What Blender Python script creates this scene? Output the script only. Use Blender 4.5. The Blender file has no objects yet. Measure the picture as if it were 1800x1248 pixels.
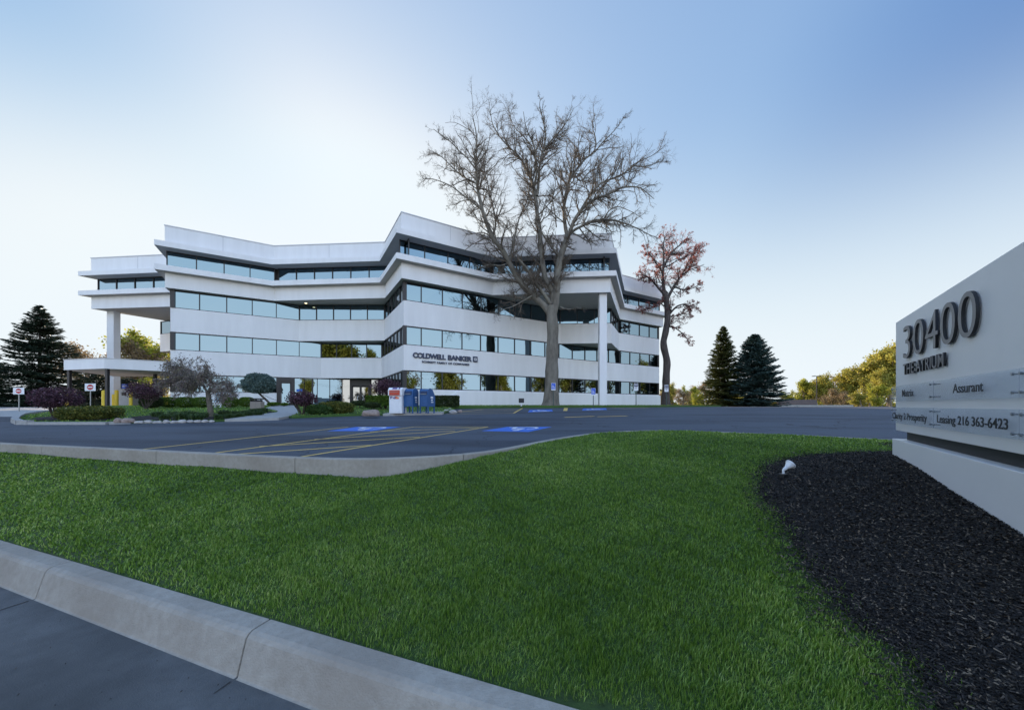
import bpy, bmesh, math, random
import numpy as np
from mathutils import Vector, Matrix
from mathutils.geometry import delaunay_2d_cdt, tessellate_polygon
random.seed(7); RNG = np.random.default_rng(11)
SC = bpy.context.scene; COL = SC.collection
R = math.radians
# ------------------------------------------------------------------ camera, sky, sun, exposure
F = 620.0; CX = 900.0; HY = 712.0; EYE = 1.6
cam_d = bpy.data.cameras.new('camera'); cam = bpy.data.objects.new('camera', cam_d); COL.objects.link(cam)
cam_d.sensor_width = 36; cam_d.lens = 36 * F / 1800; cam_d.clip_start = 0.05; cam_d.clip_end = 3000
cam_d.shift_y = (HY - 624) / 1800
cam.location = (0, 0, EYE); cam.rotation_euler = (R(90), 0, 0); SC.camera = cam
SUN_EL = 15.0; SUN_AZ = -25.0          # azimuth from +Y towards +X
world = bpy.data.worlds.new('World'); SC.world = world; world.use_nodes = True
nt = world.node_tree; nt.nodes.clear()
sky = nt.nodes.new('ShaderNodeTexSky'); sky.sky_type = 'NISHITA'; sky.sun_disc = False
sky.sun_elevation = R(SUN_EL); sky.sun_rotation = R(SUN_AZ); sky.air_density = 1.0; sky.dust_density = 2.5; sky.ozone_density = 2.5
sky.altitude = 200
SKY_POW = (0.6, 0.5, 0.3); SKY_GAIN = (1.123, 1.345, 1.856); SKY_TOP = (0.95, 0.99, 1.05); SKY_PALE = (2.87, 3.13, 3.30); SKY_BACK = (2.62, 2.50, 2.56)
def wn(t): return nt.nodes.new(t)
def wl(a, b): nt.links.new(a, b)
tcw = wn('ShaderNodeTexCoord'); spw = wn('ShaderNodeSeparateXYZ'); wl(tcw.outputs['Generated'], spw.inputs[0])
# hazy spring evening air: the sky's contrast is softened channel by channel
sepc = wn('ShaderNodeSeparateColor'); wl(sky.outputs[0], sepc.inputs[0]); comb = wn('ShaderNodeCombineColor')
for c in range(3):
    pw = wn('ShaderNodeMath'); pw.operation = 'POWER'; pw.inputs[1].default_value = SKY_POW[c]; wl(sepc.outputs[c], pw.inputs[0])
    mu = wn('ShaderNodeMath'); mu.operation = 'MULTIPLY'; mu.inputs[1].default_value = SKY_GAIN[c]; wl(pw.outputs[0], mu.inputs[0])
    mn = wn('ShaderNodeMath'); mn.operation = 'SMOOTH_MIN'; mn.inputs[1].default_value = (3.02, 3.22, 3.36)[c]; mn.inputs[2].default_value = 1.2; wl(mu.outputs[0], mn.inputs[0]); wl(mn.outputs[0], comb.inputs[c])
def wmap(sock, a, b, c, d):
    m_ = wn('ShaderNodeMapRange'); m_.interpolation_type = 'SMOOTHSTEP'
    for k, v in zip((1, 2, 3, 4), (a, b, c, d)): m_.inputs[k].default_value = v
    wl(sock, m_.inputs[0]); return m_.outputs[0]
def wmix(fac, a, b, blend='MIX'):
    m_ = wn('ShaderNodeMix'); m_.data_type = 'RGBA'; m_.blend_type = blend; wl(fac, m_.inputs[0]); wl(a, m_.inputs[6])
    m_.inputs[7].default_value = (*b, 1); return m_.outputs[2]
x_ = wmix(wmap(spw.outputs['Z'], .2, .65, 0, 1), comb.outputs[0], SKY_TOP, 'MULTIPLY')       # deeper overhead
fr_ = wn('ShaderNodeMath'); fr_.operation = 'MULTIPLY'; wl(wmap(spw.outputs['X'], .42, .78, 0, 1), fr_.inputs[0]); wl(wmap(spw.outputs['Z'], .22, .55, 0, 1), fr_.inputs[1])
x_ = wmix(fr_.outputs[0], x_, (.50, .62, .80), 'MULTIPLY')                                    # deepest blue well away from the sun
fl_ = wn('ShaderNodeMath'); fl_.operation = 'MULTIPLY'; wl(wmap(spw.outputs['X'], -.36, -.78, 0, 1), fl_.inputs[0]); wl(wmap(spw.outputs['Z'], .30, .6, 0, 1), fl_.inputs[1])
x_ = wmix(fl_.outputs[0], x_, (.58, .75, .90), 'MULTIPLY')
x_ = wmix(wmap(spw.outputs['Z'], 0, .62, 1, 0), x_, SKY_PALE)                                 # pale near the horizon
x_ = wmix(wmap(spw.outputs['Y'], .25, -.55, 0, 1), x_, SKY_BACK, 'MULTIPLY')                 # bright sky opposite the sun, boosted further as added fill on shaded walls
bg = wn('ShaderNodeBackground'); bg.inputs[1].default_value = 0.15
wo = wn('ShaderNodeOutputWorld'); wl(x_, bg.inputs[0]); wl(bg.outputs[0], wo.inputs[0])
sd = bpy.data.lights.new('sun', 'SUN'); sd.energy = 4.5; sd.angle = R(0.6); sd.color = (1.0, 0.80, 0.58)
so = bpy.data.objects.new('sun', sd); COL.objects.link(so)
sdir = Vector((math.sin(R(SUN_AZ)) * math.cos(R(SUN_EL)), math.cos(R(SUN_AZ)) * math.cos(R(SUN_EL)), math.sin(R(SUN_EL))))
so.rotation_euler = sdir.to_track_quat('Z', 'Y').to_euler(); so.location = sdir * 200
vs = SC.view_settings; vs.view_transform = 'Standard'; vs.look = 'None'; vs.exposure = 1.0; vs.gamma = 1.0
SC.cycles.use_denoising = True
SC.cycles.max_bounces = 8; SC.cycles.transparent_max_bounces = 8

# ------------------------------------------------------------------ helpers
def P(x, y, Y):                       # pixel of the photograph at depth Y -> world point
    return Vector(((x - CX) / F * Y, Y, EYE + (HY - y) / F * Y))
def smooth(t):
    t = min(1.0, max(0.0, t)); return t * t * (3 - 2 * t)

def principled(name, base, rough=0.6, metal=0.0, spec=0.5):
    m = bpy.data.materials.new(name); m.use_nodes = True
    b = m.node_tree.nodes['Principled BSDF']
    b.inputs['Base Color'].default_value = (*base, 1); b.inputs['Roughness'].default_value = rough
    b.inputs['Metallic'].default_value = metal; b.inputs['Specular IOR Level'].default_value = spec
    return m, m.node_tree, b

def noisy(name, c1, c2, scale=5.0, rough=0.7, bump=0.0, bscale=None, detail=6, c3=None, s3=0.5, amt3=0.4, metal=0, stretch=None, spec=0.4, coord='Object', lo=0.3, hi=0.7, bdist=0.02):
    m, t, b = principled(name, c1, rough, metal, spec)
    n = t.nodes; L = t.links
    tc = n.new('ShaderNodeNewGeometry') if coord == 'Position' else n.new('ShaderNodeTexCoord')
    src = tc.outputs['Position'] if coord == 'Position' else tc.outputs['Object']
    mp = n.new('ShaderNodeMapping'); L.new(src, mp.inputs[0])
    if stretch: mp.inputs['Scale'].default_value = stretch
    nz = n.new('ShaderNodeTexNoise'); nz.inputs['Scale'].default_value = scale; nz.inputs['Detail'].default_value = detail
    nz.inputs['Roughness'].default_value = 0.65
    L.new(mp.outputs[0], nz.inputs['Vector'])
    cr = n.new('ShaderNodeValToRGB'); cr.color_ramp.elements[0].position = lo; cr.color_ramp.elements[1].position = hi
    cr.color_ramp.elements[0].color = (*c1, 1); cr.color_ramp.elements[1].color = (*c2, 1)
    L.new(nz.outputs[0], cr.inputs[0]); out = cr.outputs[0]
    if c3:
        n3 = n.new('ShaderNodeTexNoise'); n3.inputs['Scale'].default_value = s3; n3.inputs['Detail'].default_value = 4
        L.new(mp.outputs[0], n3.inputs['Vector'])
        r3 = n.new('ShaderNodeValToRGB'); r3.color_ramp.elements[0].position = 0.45; r3.color_ramp.elements[1].position = 0.68
        r3.color_ramp.elements[0].color = (0, 0, 0, 1); r3.color_ramp.elements[1].color = (amt3, amt3, amt3, 1)
        L.new(n3.outputs[0], r3.inputs[0])
        mx = n.new('ShaderNodeMix'); mx.data_type = 'RGBA'; L.new(r3.outputs[0], mx.inputs[0]); L.new(out, mx.inputs[6]); mx.inputs[7].default_value = (*c3, 1)
        out = mx.outputs[2]
    L.new(out, b.inputs['Base Color'])
    if bump:
        nb = n.new('ShaderNodeTexNoise'); nb.inputs['Scale'].default_value = bscale or scale * 4; nb.inputs['Detail'].default_value = 8
        L.new(mp.outputs[0], nb.inputs['Vector'])
        bp = n.new('ShaderNodeBump'); bp.inputs['Strength'].default_value = bump; bp.inputs['Distance'].default_value = bdist
        L.new(nb.outputs[0], bp.inputs['Height']); L.new(bp.outputs[0], b.inputs['Normal'])
    return m

def leafy(name, cols, rough=0.55, trans=0.35, spec=0.25):
    """colour picked per face from the mesh attribute rnd; a little light passes through"""
    m, t, b = principled(name, cols[0], rough, 0, spec)
    n = t.nodes; L = t.links
    at = n.new('ShaderNodeAttribute'); at.attribute_name = 'rnd'
    cr = n.new('ShaderNodeValToRGB'); e = cr.color_ramp.elements
    while len(e) < len(cols): e.new(0.5)
    for i, c in enumerate(cols): e[i].position = i / (len(cols) - 1); e[i].color = (*c, 1)
    L.new(at.outputs['Fac'], cr.inputs[0]); L.new(cr.outputs[0], b.inputs['Base Color'])
    if trans:
        tr = n.new('ShaderNodeBsdfTranslucent'); mx = n.new('ShaderNodeMixShader'); mx.inputs[0].default_value = trans
        L.new(cr.outputs[0], tr.inputs[0]); L.new(b.outputs[0], mx.inputs[1]); L.new(tr.outputs[0], mx.inputs[2])
        L.new(mx.outputs[0], n['Material Output'].inputs[0])
    return m

def tag(o, label=None, cat=None, group=None, kind=None):
    if label: o['label'] = label
    if cat: o['category'] = cat
    if group: o['group'] = group
    if kind: o['kind'] = kind
    return o
def thing(name, loc, label, cat, group=None, rz=0.0):
    o = bpy.data.objects.new(name, None); COL.objects.link(o); o.location = loc; o.rotation_euler = (0, 0, rz)
    o.empty_display_size = 0.3
    return tag(o, label, cat, group)
def world_loc(o):
    v = Vector((0, 0, 0))
    while o: v += o.location; o = o.parent
    return v
def link(name, me, mats, parent=None, smooth_=False):
    for m in (mats if isinstance(mats, (list, tuple)) else [mats]): me.materials.append(m)
    o = bpy.data.objects.new(name, me); COL.objects.link(o)
    if parent: o.parent = parent
    if smooth_: me.polygons.foreach_set('use_smooth', [True] * len(me.polygons))
    me.update()
    return o
class MB:
    """collects shapes, builds ONE mesh object"""
    def __init__(s): s.v = []; s.f = []; s.mi = []
    def poly(s, pts, mi=0):
        b = len(s.v); s.v += [tuple(p) for p in pts]; s.f.append(tuple(range(b, b + len(pts)))); s.mi.append(mi)
    def add(s, vs_, fs, mi=0):
        b = len(s.v); s.v += [tuple(p) for p in vs_]
        for f in fs: s.f.append(tuple(i + b for i in f)); s.mi.append(mi)
    def box(s, c, size, rz=0.0, mi=0, M=None):
        hx, hy, hz = size[0] / 2, size[1] / 2, size[2] / 2
        pts = [Vector((x, y, z)) for x in (-hx, hx) for y in (-hy, hy) for z in (-hz, hz)]
        Q = Matrix.Rotation(rz, 3, 'Z') if M is None else M
        pts = [Q @ p + Vector(c) for p in pts]
        s.add(pts, [(0, 1, 3, 2), (4, 6, 7, 5), (0, 4, 5, 1), (2, 3, 7, 6), (0, 2, 6, 4), (1, 5, 7, 3)], mi)
    def prism(s, poly, z0, z1, mi=0, cap=True):
        n = len(poly); f0 = z0 if callable(z0) else (lambda x, y: z0); f1 = z1 if callable(z1) else (lambda x, y: z1)
        b = [(p[0], p[1], f0(p[0], p[1])) for p in poly]; t = [(p[0], p[1], f1(p[0], p[1])) for p in poly]
        fs = [(i, (i + 1) % n, n + (i + 1) % n, n + i) for i in range(n)]
        s.add(b + t, fs, mi)
        if cap:
            tr = tessellate_polygon([[Vector((p[0], p[1], 0)) for p in poly]])
            s.add(b, [tuple(reversed(q)) for q in tr], mi); s.add(t, [tuple(q) for q in tr], mi)
    def cyl(s, c, r, h, n=12, mi=0, r2=None, axis=(0, 0, 1)):
        r2 = r if r2 is None else r2; q = Vector((0, 0, 1)).rotation_difference(Vector(axis)); c = Vector(c)
        a = [q @ Vector((r * math.cos(2 * math.pi * i / n), r * math.sin(2 * math.pi * i / n), 0)) + c for i in range(n)]
        b = [q @ Vector((r2 * math.cos(2 * math.pi * i / n), r2 * math.sin(2 * math.pi * i / n), h)) + c for i in range(n)]
        s.add(a + b, [(i, (i + 1) % n, n + (i + 1) % n, n + i) for i in range(n)] + [tuple(range(n - 1, -1, -1)), tuple(range(n, 2 * n))], mi)
    def tube(s, pts, rad, n=6, mi=0):
        pts = [Vector(p) for p in pts]; rs = rad if hasattr(rad, '__len__') else [rad] * len(pts); base = len(s.v)
        for i, p in enumerate(pts):
            d = (pts[min(i + 1, len(pts) - 1)] - pts[max(i - 1, 0)]).normalized()
            a = d.orthogonal().normalized() if i == 0 else (a - d * a.dot(d)).normalized()
            b = d.cross(a)
            for k in range(n):
                t = 2 * math.pi * k / n; s.v.append(tuple(p + (a * math.cos(t) + b * math.sin(t)) * rs[i]))
        for i in range(len(pts) - 1):
            for k in range(n):
                s.f.append((base + i * n + k, base + i * n + (k + 1) % n, base + (i + 1) * n + (k + 1) % n, base + (i + 1) * n + k)); s.mi.append(mi)
        s.f.append(tuple(base + k for k in range(n - 1, -1, -1))); s.mi.append(mi)
        s.f.append(tuple(base + (len(pts) - 1) * n + k for k in range(n))); s.mi.append(mi)
    def build(s, name, mats, parent=None, smooth_=False, bevel=0.0, shear=False, local=False):
        me = bpy.data.meshes.new(name); off = world_loc(parent) if (parent and not local) else Vector((0, 0, 0))
        vv = [(x - off.x, y - off.y, (z + (BZ(x) if shear else 0)) - off.z) for x, y, z in s.v]
        me.from_pydata(vv, [], s.f); me.polygons.foreach_set('material_index', s.mi)
        o = link(name, me, mats, parent, smooth_)
        if bevel:
            md = o.modifiers.new('bevel', 'BEVEL'); md.width = bevel; md.segments = 2; md.limit_method = 'ANGLE'
        return o
def BZ(x):                            # the building's floors run a hand lower at its far left
    return -0.20 * min(1.0, max(0.0, (-9.3 - x) / 21))

def np_mesh(name, verts, faces, mats, parent=None, rnd=None, off=None):
    """faces: int array (n,k)"""
    verts = np.asarray(verts, dtype=np.float32)
    if parent is not None: verts = verts - np.array(world_loc(parent), dtype=np.float32)
    me = bpy.data.meshes.new(name); nf, k = faces.shape
    me.vertices.add(len(verts)); me.vertices.foreach_set('co', verts.ravel())
    me.loops.add(nf * k); me.loops.foreach_set('vertex_index', faces.astype(np.int32).ravel())
    me.polygons.add(nf); me.polygons.foreach_set('loop_start', np.arange(0, nf * k, k, dtype=np.int32))
    me.update(calc_edges=True)
    if rnd is not None:
        a = me.attributes.new('rnd', 'FLOAT', 'FACE'); a.data.foreach_set('value', np.asarray(rnd, dtype=np.float32))
    return link(name, me, mats, parent)
def unit(a): return a / np.maximum(np.linalg.norm(a, axis=1, keepdims=True), 1e-9)
def leaf_quads(c, size, up=None, aspect=1.6, jitter=1.0):
    """diamond leaves at centres c (n,3)"""
    n = len(c); size = np.broadcast_to(np.asarray(size, float), (n,))[:, None]
    d = RNG.normal(size=(n, 3)) * jitter
    if up is not None: d = d + up
    d = unit(d); e = unit(np.cross(d, RNG.normal(size=(n, 3))))
    v = np.stack([c - d * size * aspect * .5, c + e * size * .5, c + d * size * aspect * .5, c - e * size * .5], 1).reshape(-1, 3)
    return v, np.arange(4 * n).reshape(n, 4)

# ------------------------------------------------------------------ ground heights
def lotz(X, Y):
    k = 0.8
    ys = np.minimum(Y, 31.0) - k * np.log1p(np.exp(-np.abs(Y - 31.0) / k))
    return 0.4 + 0.032 * ys
def onplane(x, y, dz=0.0, fn=None):
    """photograph pixel -> point on the lot surface (bisection along the ray)"""
    fn = fn or lotz; lo, hi = 1.0, 60.0
    g = lambda Y: EYE + (HY - y) / F * Y - float(fn((x - CX) / F * Y, Y)) - dz
    s0 = g(lo)
    Yp = lo
    for i in range(1, 600):
        Yn = lo + (hi - lo) * i / 600
        if g(Yn) <= 0: lo, hi = Yp, Yn; break
        Yp = Yn
    for _ in range(30):
        m = (lo + hi) / 2
        if g(m) > 0: lo = m
        else: hi = m
    return Vector(((x - CX) / F * lo, lo, float(fn((x - CX) / F * lo, lo)) + dz))
ZK = 0.2; ST0 = np.array([0.33, 1.62]); SD = np.array([0.940, -0.341]); SN = np.array([0.341, 0.940])   # street kerb line (back of its top)
TPX = [(0, 780), (100, 784.5), (200, 789), (300, 794), (400, 799), (480, 803), (560, 806), (640, 808.5), (700, 806.5), (760, 803), (830, 799), (860, 795), (890, 790), (950, 777), (1000, 768), (1060, 760), (1110, 757), (1160, 756), (1220, 757.5), (1280, 760), (1400, 764.5), (1568, 773)]
DROP = [.17, .19, .22, .24, .24, .26, .27, .28, .25, .19, .09, .06, .04, .02, .015, .015, .01, .01, .01, .01, .01, .01]
TP = []
for x, y in TPX:
    p = onplane(x, y, 0.15); TP.append((p.x, p.y))
TP = [(-44, 19.6), (-28, 13.7), (-18, 9.9), (-14, 8.5)] + TP + [(11.5, 6.9), (16, 5.2), (24, 2.4), (40, -3.2)]
DROP = [.15, .15, .16, .17] + DROP + [.01, .01, .01, .01]
TPA = np.array(TP); ta = (TPA - ST0) @ SD; tb = (TPA - ST0) @ SN; tz = lotz(TPA[:, 0], TPA[:, 1]) + 0.15 - np.array(DROP)
MUL = [(1600, 792), (1568, 795), (1500, 796), (1430, 800), (1385, 806), (1355, 815), (1338, 835), (1336, 860), (1348, 885), (1368, 908), (1388, 938), (1402, 970), (1420, 1002), (1450, 1035), (1482, 1078), (1515, 1108), (1560, 1132), (1592, 1152), (1625, 1200), (1650, 1248)]
def lawn_flat(X, Y):
    p = np.stack([np.asarray(X, float) - ST0[0], np.asarray(Y, float) - ST0[1]], -1)
    a = p @ SD; b = p @ SN
    B = np.interp(a, ta, tb); Z = np.interp(a, ta, tz)
    t = np.clip(b / B, 0, 1.0)
    return ZK + (Z - ZK) * (t * 0.75 + 0.25 * t * t * (3 - 2 * t)) - 0.02 * (1 - np.clip(t * 8, 0, 1)) + 0.012 * np.sin(X * 2.1 + Y) * np.sin(Y * 1.7 - X * .6)
mul2 = [tuple(onplane(x, y, 0, lawn_flat))[:2] for x, y in MUL] + [(2.2, .8), (8.0, -2.0), (12.5, 2.5), (9.6, 6.9), (8.0, 7.6)]
mulA = np.array(mul2)
def in_poly(poly, X, Y):
    X = np.asarray(X, float); Y = np.asarray(Y, float); c = np.zeros(X.shape, bool); n = len(poly); j = n - 1
    for i in range(n):
        xi, yi = poly[i]; xj, yj = poly[j]
        t = ((yi > Y) != (yj > Y)) & (X < (xj - xi) * (Y - yi) / (yj - yi + 1e-12) + xi); c ^= t; j = i
    return c
def poly_dist(poly, X, Y):
    X = np.asarray(X, float); Y = np.asarray(Y, float); d = np.full(X.shape, 1e9); n = len(poly)
    for i in range(n):
        ax, ay = poly[i]; bx, by = poly[(i + 1) % n]; ex, ey = bx - ax, by - ay
        t = np.clip(((X - ax) * ex + (Y - ay) * ey) / (ex * ex + ey * ey + 1e-12), 0, 1)
        d = np.minimum(d, np.hypot(X - ax - t * ex, Y - ay - t * ey))
    return d
def lawnz(X, Y):
    X = np.asarray(X, float); Y = np.asarray(Y, float)
    ins = in_poly(mul2, X, Y); d = poly_dist(mul2, X, Y)
    return lawn_flat(X, Y) + np.where(ins, 0.10 * np.clip(d / 0.9, 0, 1) ** .8, 0.0)
def rearz(X, Y):
    return lotz(X, Y) + 0.10 + 0.07 * np.clip((np.asarray(Y, float) - 18) / 10, 0, 1)
def onlot(x, y, dz=0.0): return onplane(x, y, dz, lotz)
def onrear(x, y, dz=0.0): return onplane(x, y, dz, rearz)

def sheet(name, poly, zf, mat, step=1.0, skirt=0.0, parent=None):
    xs = [p[0] for p in poly]; ys = [p[1] for p in poly]
    bd = []
    n = len(poly)
    for i in range(n):                # densify the border
        a, b = Vector(poly[i][:2]), Vector(poly[(i + 1) % n][:2]); k = max(1, int((b - a).length / step))
        bd += [a.lerp(b, j / k) for j in range(k)]
    gx, gy = np.meshgrid(np.arange(min(xs), max(xs), step), np.arange(min(ys), max(ys), step))
    gx = gx.ravel() + .013; gy = gy.ravel() + .017
    ok = in_poly(poly, gx, gy) & (poly_dist(poly, gx, gy) > step * .35)
    pts = bd + [Vector((x, y)) for x, y in zip(gx[ok], gy[ok])]
    r = delaunay_2d_cdt(pts, [], [list(range(len(bd)))], 1, 1e-5)
    v2, fc = r[0], r[2]
    A = np.array([(v.x, v.y) for v in v2]); z = zf(A[:, 0], A[:, 1]) * np.ones(len(A))
    m = MB(); m.v = [(a[0], a[1], float(zz)) for a, zz in zip(A, z)]
    for f in fc:
        c = sum((v2[f[i]].cross(v2[f[(i + 1) % len(f)]]) for i in range(len(f))))
        m.f.append(tuple(f) if c > 0 else tuple(reversed(f))); m.mi.append(0)
    if skirt:
        for i in range(len(bd)):
            a, b = bd[i], bd[(i + 1) % len(bd)]; za, zb = float(zf(a.x, a.y)), float(zf(b.x, b.y))
            m.poly([(a.x, a.y, za - skirt), (b.x, b.y, zb - skirt), (b.x, b.y, zb), (a.x, a.y, za)], 0)
    return m.build(name, mat, parent, smooth_=not skirt)

def ribbon(m, pts, w, zf, dz=0.004, mi=0, step=0.8):
    """a painted line of width w laid on the surface zf"""
    for a, b in zip(pts[:-1], pts[1:]):
        a = Vector(a[:2]); b = Vector(b[:2]); d = (b - a).normalized(); nrm = Vector((-d.y, d.x)) * w / 2
        k = max(1, int((b - a).length / step))
        for i in range(k):
            p, q = a.lerp(b, i / k), a.lerp(b, (i + 1) / k)
            m.poly([(c.x, c.y, float(zf(c.x, c.y)) + dz) for c in (p - nrm, q - nrm, q + nrm, p + nrm)], mi)

# ------------------------------------------------------------------ materials
M = {}
M['asphalt'] = noisy('asphalt', (.052, .062, .080), (.080, .094, .118), 90, .85, .5, 160, c3=(.026, .031, .042), s3=.45, amt3=.85, coord='Position', stretch=(.35, 1.6, 1), bdist=.008)
t_ = M['asphalt'].node_tree; n_ = t_.nodes; vo = n_.new('ShaderNodeTexVoronoi'); vo.feature = 'DISTANCE_TO_EDGE'; vo.inputs['Scale'].default_value = .22
ge = n_.new('ShaderNodeNewGeometry'); nd = n_.new('ShaderNodeTexNoise'); nd.inputs['Scale'].default_value = .9; nd.inputs['Detail'].default_value = 7; ad = n_.new('ShaderNodeVectorMath'); ad.operation = 'MULTIPLY_ADD'; ad.inputs[1].default_value = (2.2, 2.2, 0)
t_.links.new(ge.outputs['Position'], nd.inputs['Vector']); t_.links.new(nd.outputs['Color'], ad.inputs[0]); t_.links.new(ge.outputs['Position'], ad.inputs[2]); t_.links.new(ad.outputs[0], vo.inputs['Vector'])
mr_ = n_.new('ShaderNodeMapRange'); mr_.inputs[1].default_value = .0015; mr_.inputs[2].default_value = .006; mr_.inputs[3].default_value = .45; mr_.inputs[4].default_value = 1.0; t_.links.new(vo.outputs[0], mr_.inputs[0])
b_ = n_['Principled BSDF']; src_ = b_.inputs['Base Color'].links[0].from_socket; mm = n_.new('ShaderNodeVectorMath'); mm.operation = 'SCALE'; t_.links.new(src_, mm.inputs[0]); t_.links.new(mr_.outputs[0], mm.inputs['Scale']); t_.links.new(mm.outputs[0], b_.inputs['Base Color'])
M['street'] = noisy('street_concrete', (.082, .084, .085), (.125, .127, .128), 6, .85, .5, 140, c3=(.048, .049, .050), s3=.9, amt3=.7, coord='Position', bdist=.008)
M['kerb'] = noisy('kerb_concrete', (.285, .255, .215), (.365, .335, .29), 16, .85, .7, 90, c3=(.22, .185, .15), s3=1.3, amt3=.5, coord='Position', bdist=.008)
M['walk'] = noisy('walk_concrete', (.30, .295, .28), (.40, .39, .37), 8, .85, .2, 60, coord='Position')
M['joint'] = principled('joint_shadow_gap', (.03, .03, .03), .9)[0]
M['soil'] = noisy('lawn_soil', (.026, .050, .012), (.05, .09, .018), 14, .95, .5, 60, coord='Position', c3=(.07, .065, .03), s3=1.0, amt3=.35)
M['turf'] = noisy('turf', (.040, .085, .018), (.075, .150, .030), 14, .95, .8, 50, coord='Position', c3=(.05, .075, .025), s3=.4, amt3=.6, bdist=.05)
M['field'] = noisy('field', (.07, .10, .03), (.13, .14, .05), 1.2, .95, .6, 12, coord='Position')
M['mulch'] = noisy('mulch_bed', (.006, .006, .007), (.022, .020, .020), 45, .9, .9, 70, coord='Position', c3=(.045, .04, .036), s3=1.3, amt3=.35)
M['wall'] = noisy('white_stucco', (.70, .69, .685), (.765, .755, .75), 1.1, .75, .15, 60, coord='Position', c3=(.60, .575, .555), s3=1.6, amt3=.16, bdist=.004, stretch=(1, 1, .16))
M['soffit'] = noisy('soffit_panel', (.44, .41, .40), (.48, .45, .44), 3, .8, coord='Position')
M['dark'] = principled('dark_frame', (.020, .018, .020), .45)[0]
M['core'] = principled('interior_dark', (.03, .028, .028), .8)[0]
M['coping'] = principled('metal_coping', (.42, .43, .45), .45, .4)[0]
M['seam'] = principled('panel_seam', (.36, .36, .38), .8)[0]
M['glass'] = principled('mirror_glass', (.155, .22, .26), .015, 1.0)[0]
M['glass_dark'] = principled('smoked_glass', (.26, .26, .24), .02, 1.0)[0]
M['letter'] = principled('dark_blue_letters', (.03, .04, .08), .5)[0]
M['yellow_paint'] = noisy('yellow_road_paint', (.55, .36, .09), (.75, .53, .17), 30, .8, coord='Position')
M['blue_paint'] = noisy('blue_road_paint', (.035, .13, .48), (.055, .18, .60), 25, .7, coord='Position')
M['white_paint'] = noisy('white_road_paint', (.6, .62, .66), (.8, .8, .82), 20, .7, coord='Position')
M['bark'] = noisy('grey_bark', (.085, .074, .058), (.19, .168, .135), 3.5, .9, .9, 14, coord='Position', stretch=(1, 1, .35), c3=(.235, .215, .175), s3=1.1, amt3=.6, bdist=.06)
M['bark_dark'] = noisy('dark_bark', (.035, .028, .024), (.10, .08, .07), 6, .9, .8, 20, coord='Position', stretch=(1, 1, .3), bdist=.04)
M['metal'] = principled('grey_metal', (.30, .32, .33), .4, .8)[0]
M['white_metal'] = noisy('white_enamel', (.68, .69, .71), (.76, .77, .79), 6, .4, coord='Position')
M['sign_white'] = noisy('sign_painted_panel', (.76, .775, .79), (.80, .81, .82), 1.5, .42, .04, 200, coord='Position', spec=.5, c3=(.73, .735, .74), s3=.8, amt3=.5)
M['yellow'] = noisy('yellow_enamel', (.60, .42, .03), (.72, .52, .05), 8, .5, coord='Position')
M['stone'] = noisy('field_stone', (.20, .15, .125), (.36, .28, .24), 9, .9, .8, 30, coord='Position')
M['rubble'] = noisy('pale_edging_stone', (.28, .26, .24), (.50, .47, .44), 9, .9, .8, 30, coord='Position')
M['post_green'] = principled('green_steel_post', (.05, .075, .065), .6, .3)[0]
M['black'] = principled('black_plastic', (.012, .012, .013), .5)[0]

# ------------------------------------------------------------------ setting
def struct(o): o['kind'] = 'structure'; return o
def terr(X, Y):
    X = np.asarray(X, float); Y = np.asarray(Y, float)
    z = np.where(Y < 3, -0.35, -0.35 + 0.0 * Y)
    z = np.where(Y > 3, np.minimum(lotz(X, Y) - .5, 2), z) if True else z
    far = np.clip((Y - 50) / 30, 0, 1)
    back = 0.75 + 0.0 * Y - 0.9 * far * far * (3 - 2 * far)
    z = np.where(Y > 40, np.where(Y > 48, back, lotz(X, Y) - .5), z)
    z = np.where(Y < -14, -0.12, z)
    return z
g = list(np.concatenate([[-900, -400, -200, -120], np.arange(-90, 121, 3.0), [160, 240, 420, 900]]))
mt_ = MB(); nx = len(g); GX, GY = np.meshgrid(g, g); GZ = terr(GX, GY)
mt_.v = [(float(a), float(b), float(c)) for a, b, c in zip(GX.ravel(), GY.ravel(), GZ.ravel())]
for j in range(nx - 1):
    for i in range(nx - 1): mt_.f.append((j * nx + i, j * nx + i + 1, (j + 1) * nx + i + 1, (j + 1) * nx + i)); mt_.mi.append(0)
struct(mt_.build('terrain', M['field'], smooth_=True))
# street in front: from the kerb towards and behind the camera
def st(a, b): q = ST0 + SD * a + SN * b; return (float(q[0]), float(q[1]))
KJ = 0.0
mstreet = MB()
A0 = -60; A1 = 60
mstreet.add([(*st(A0, -.16), -.04), (*st(A0, -14), -.04), (*st(A1, -14), -.04), (*st(A1, -.16), -.04)], [(0, 1, 2, 3)])
struct(mstreet.build('street', M['street']))
# joints sawn in the street slab, in line with the kerb joints, as dark strips
aJ = float((np.array([-1.587, 2.315]) - ST0) @ SD); dJ = 2.53
mj = MB()
for k in range(-12, 14):
    a = aJ - dJ + k * dJ * 2
    mj.add([(*st(a - .006, -.24), -.036), (*st(a + .006, -.24), -.036), (*st(a + .05, -6), -.036), (*st(a + .035, -6), -.036)], [(0, 3, 2, 1)])
for k in range(-12, 14):
    a = aJ + k * dJ * 2; mj.add([(*st(a - .005, -.24), -.036), (*st(a + .005, -.24), -.036), (*st(a + .008, -.33), -.036), (*st(a + .002, -.33), -.036)], [(0, 3, 2, 1)])
struct(mj.build('street_joint', M['joint']))
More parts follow.
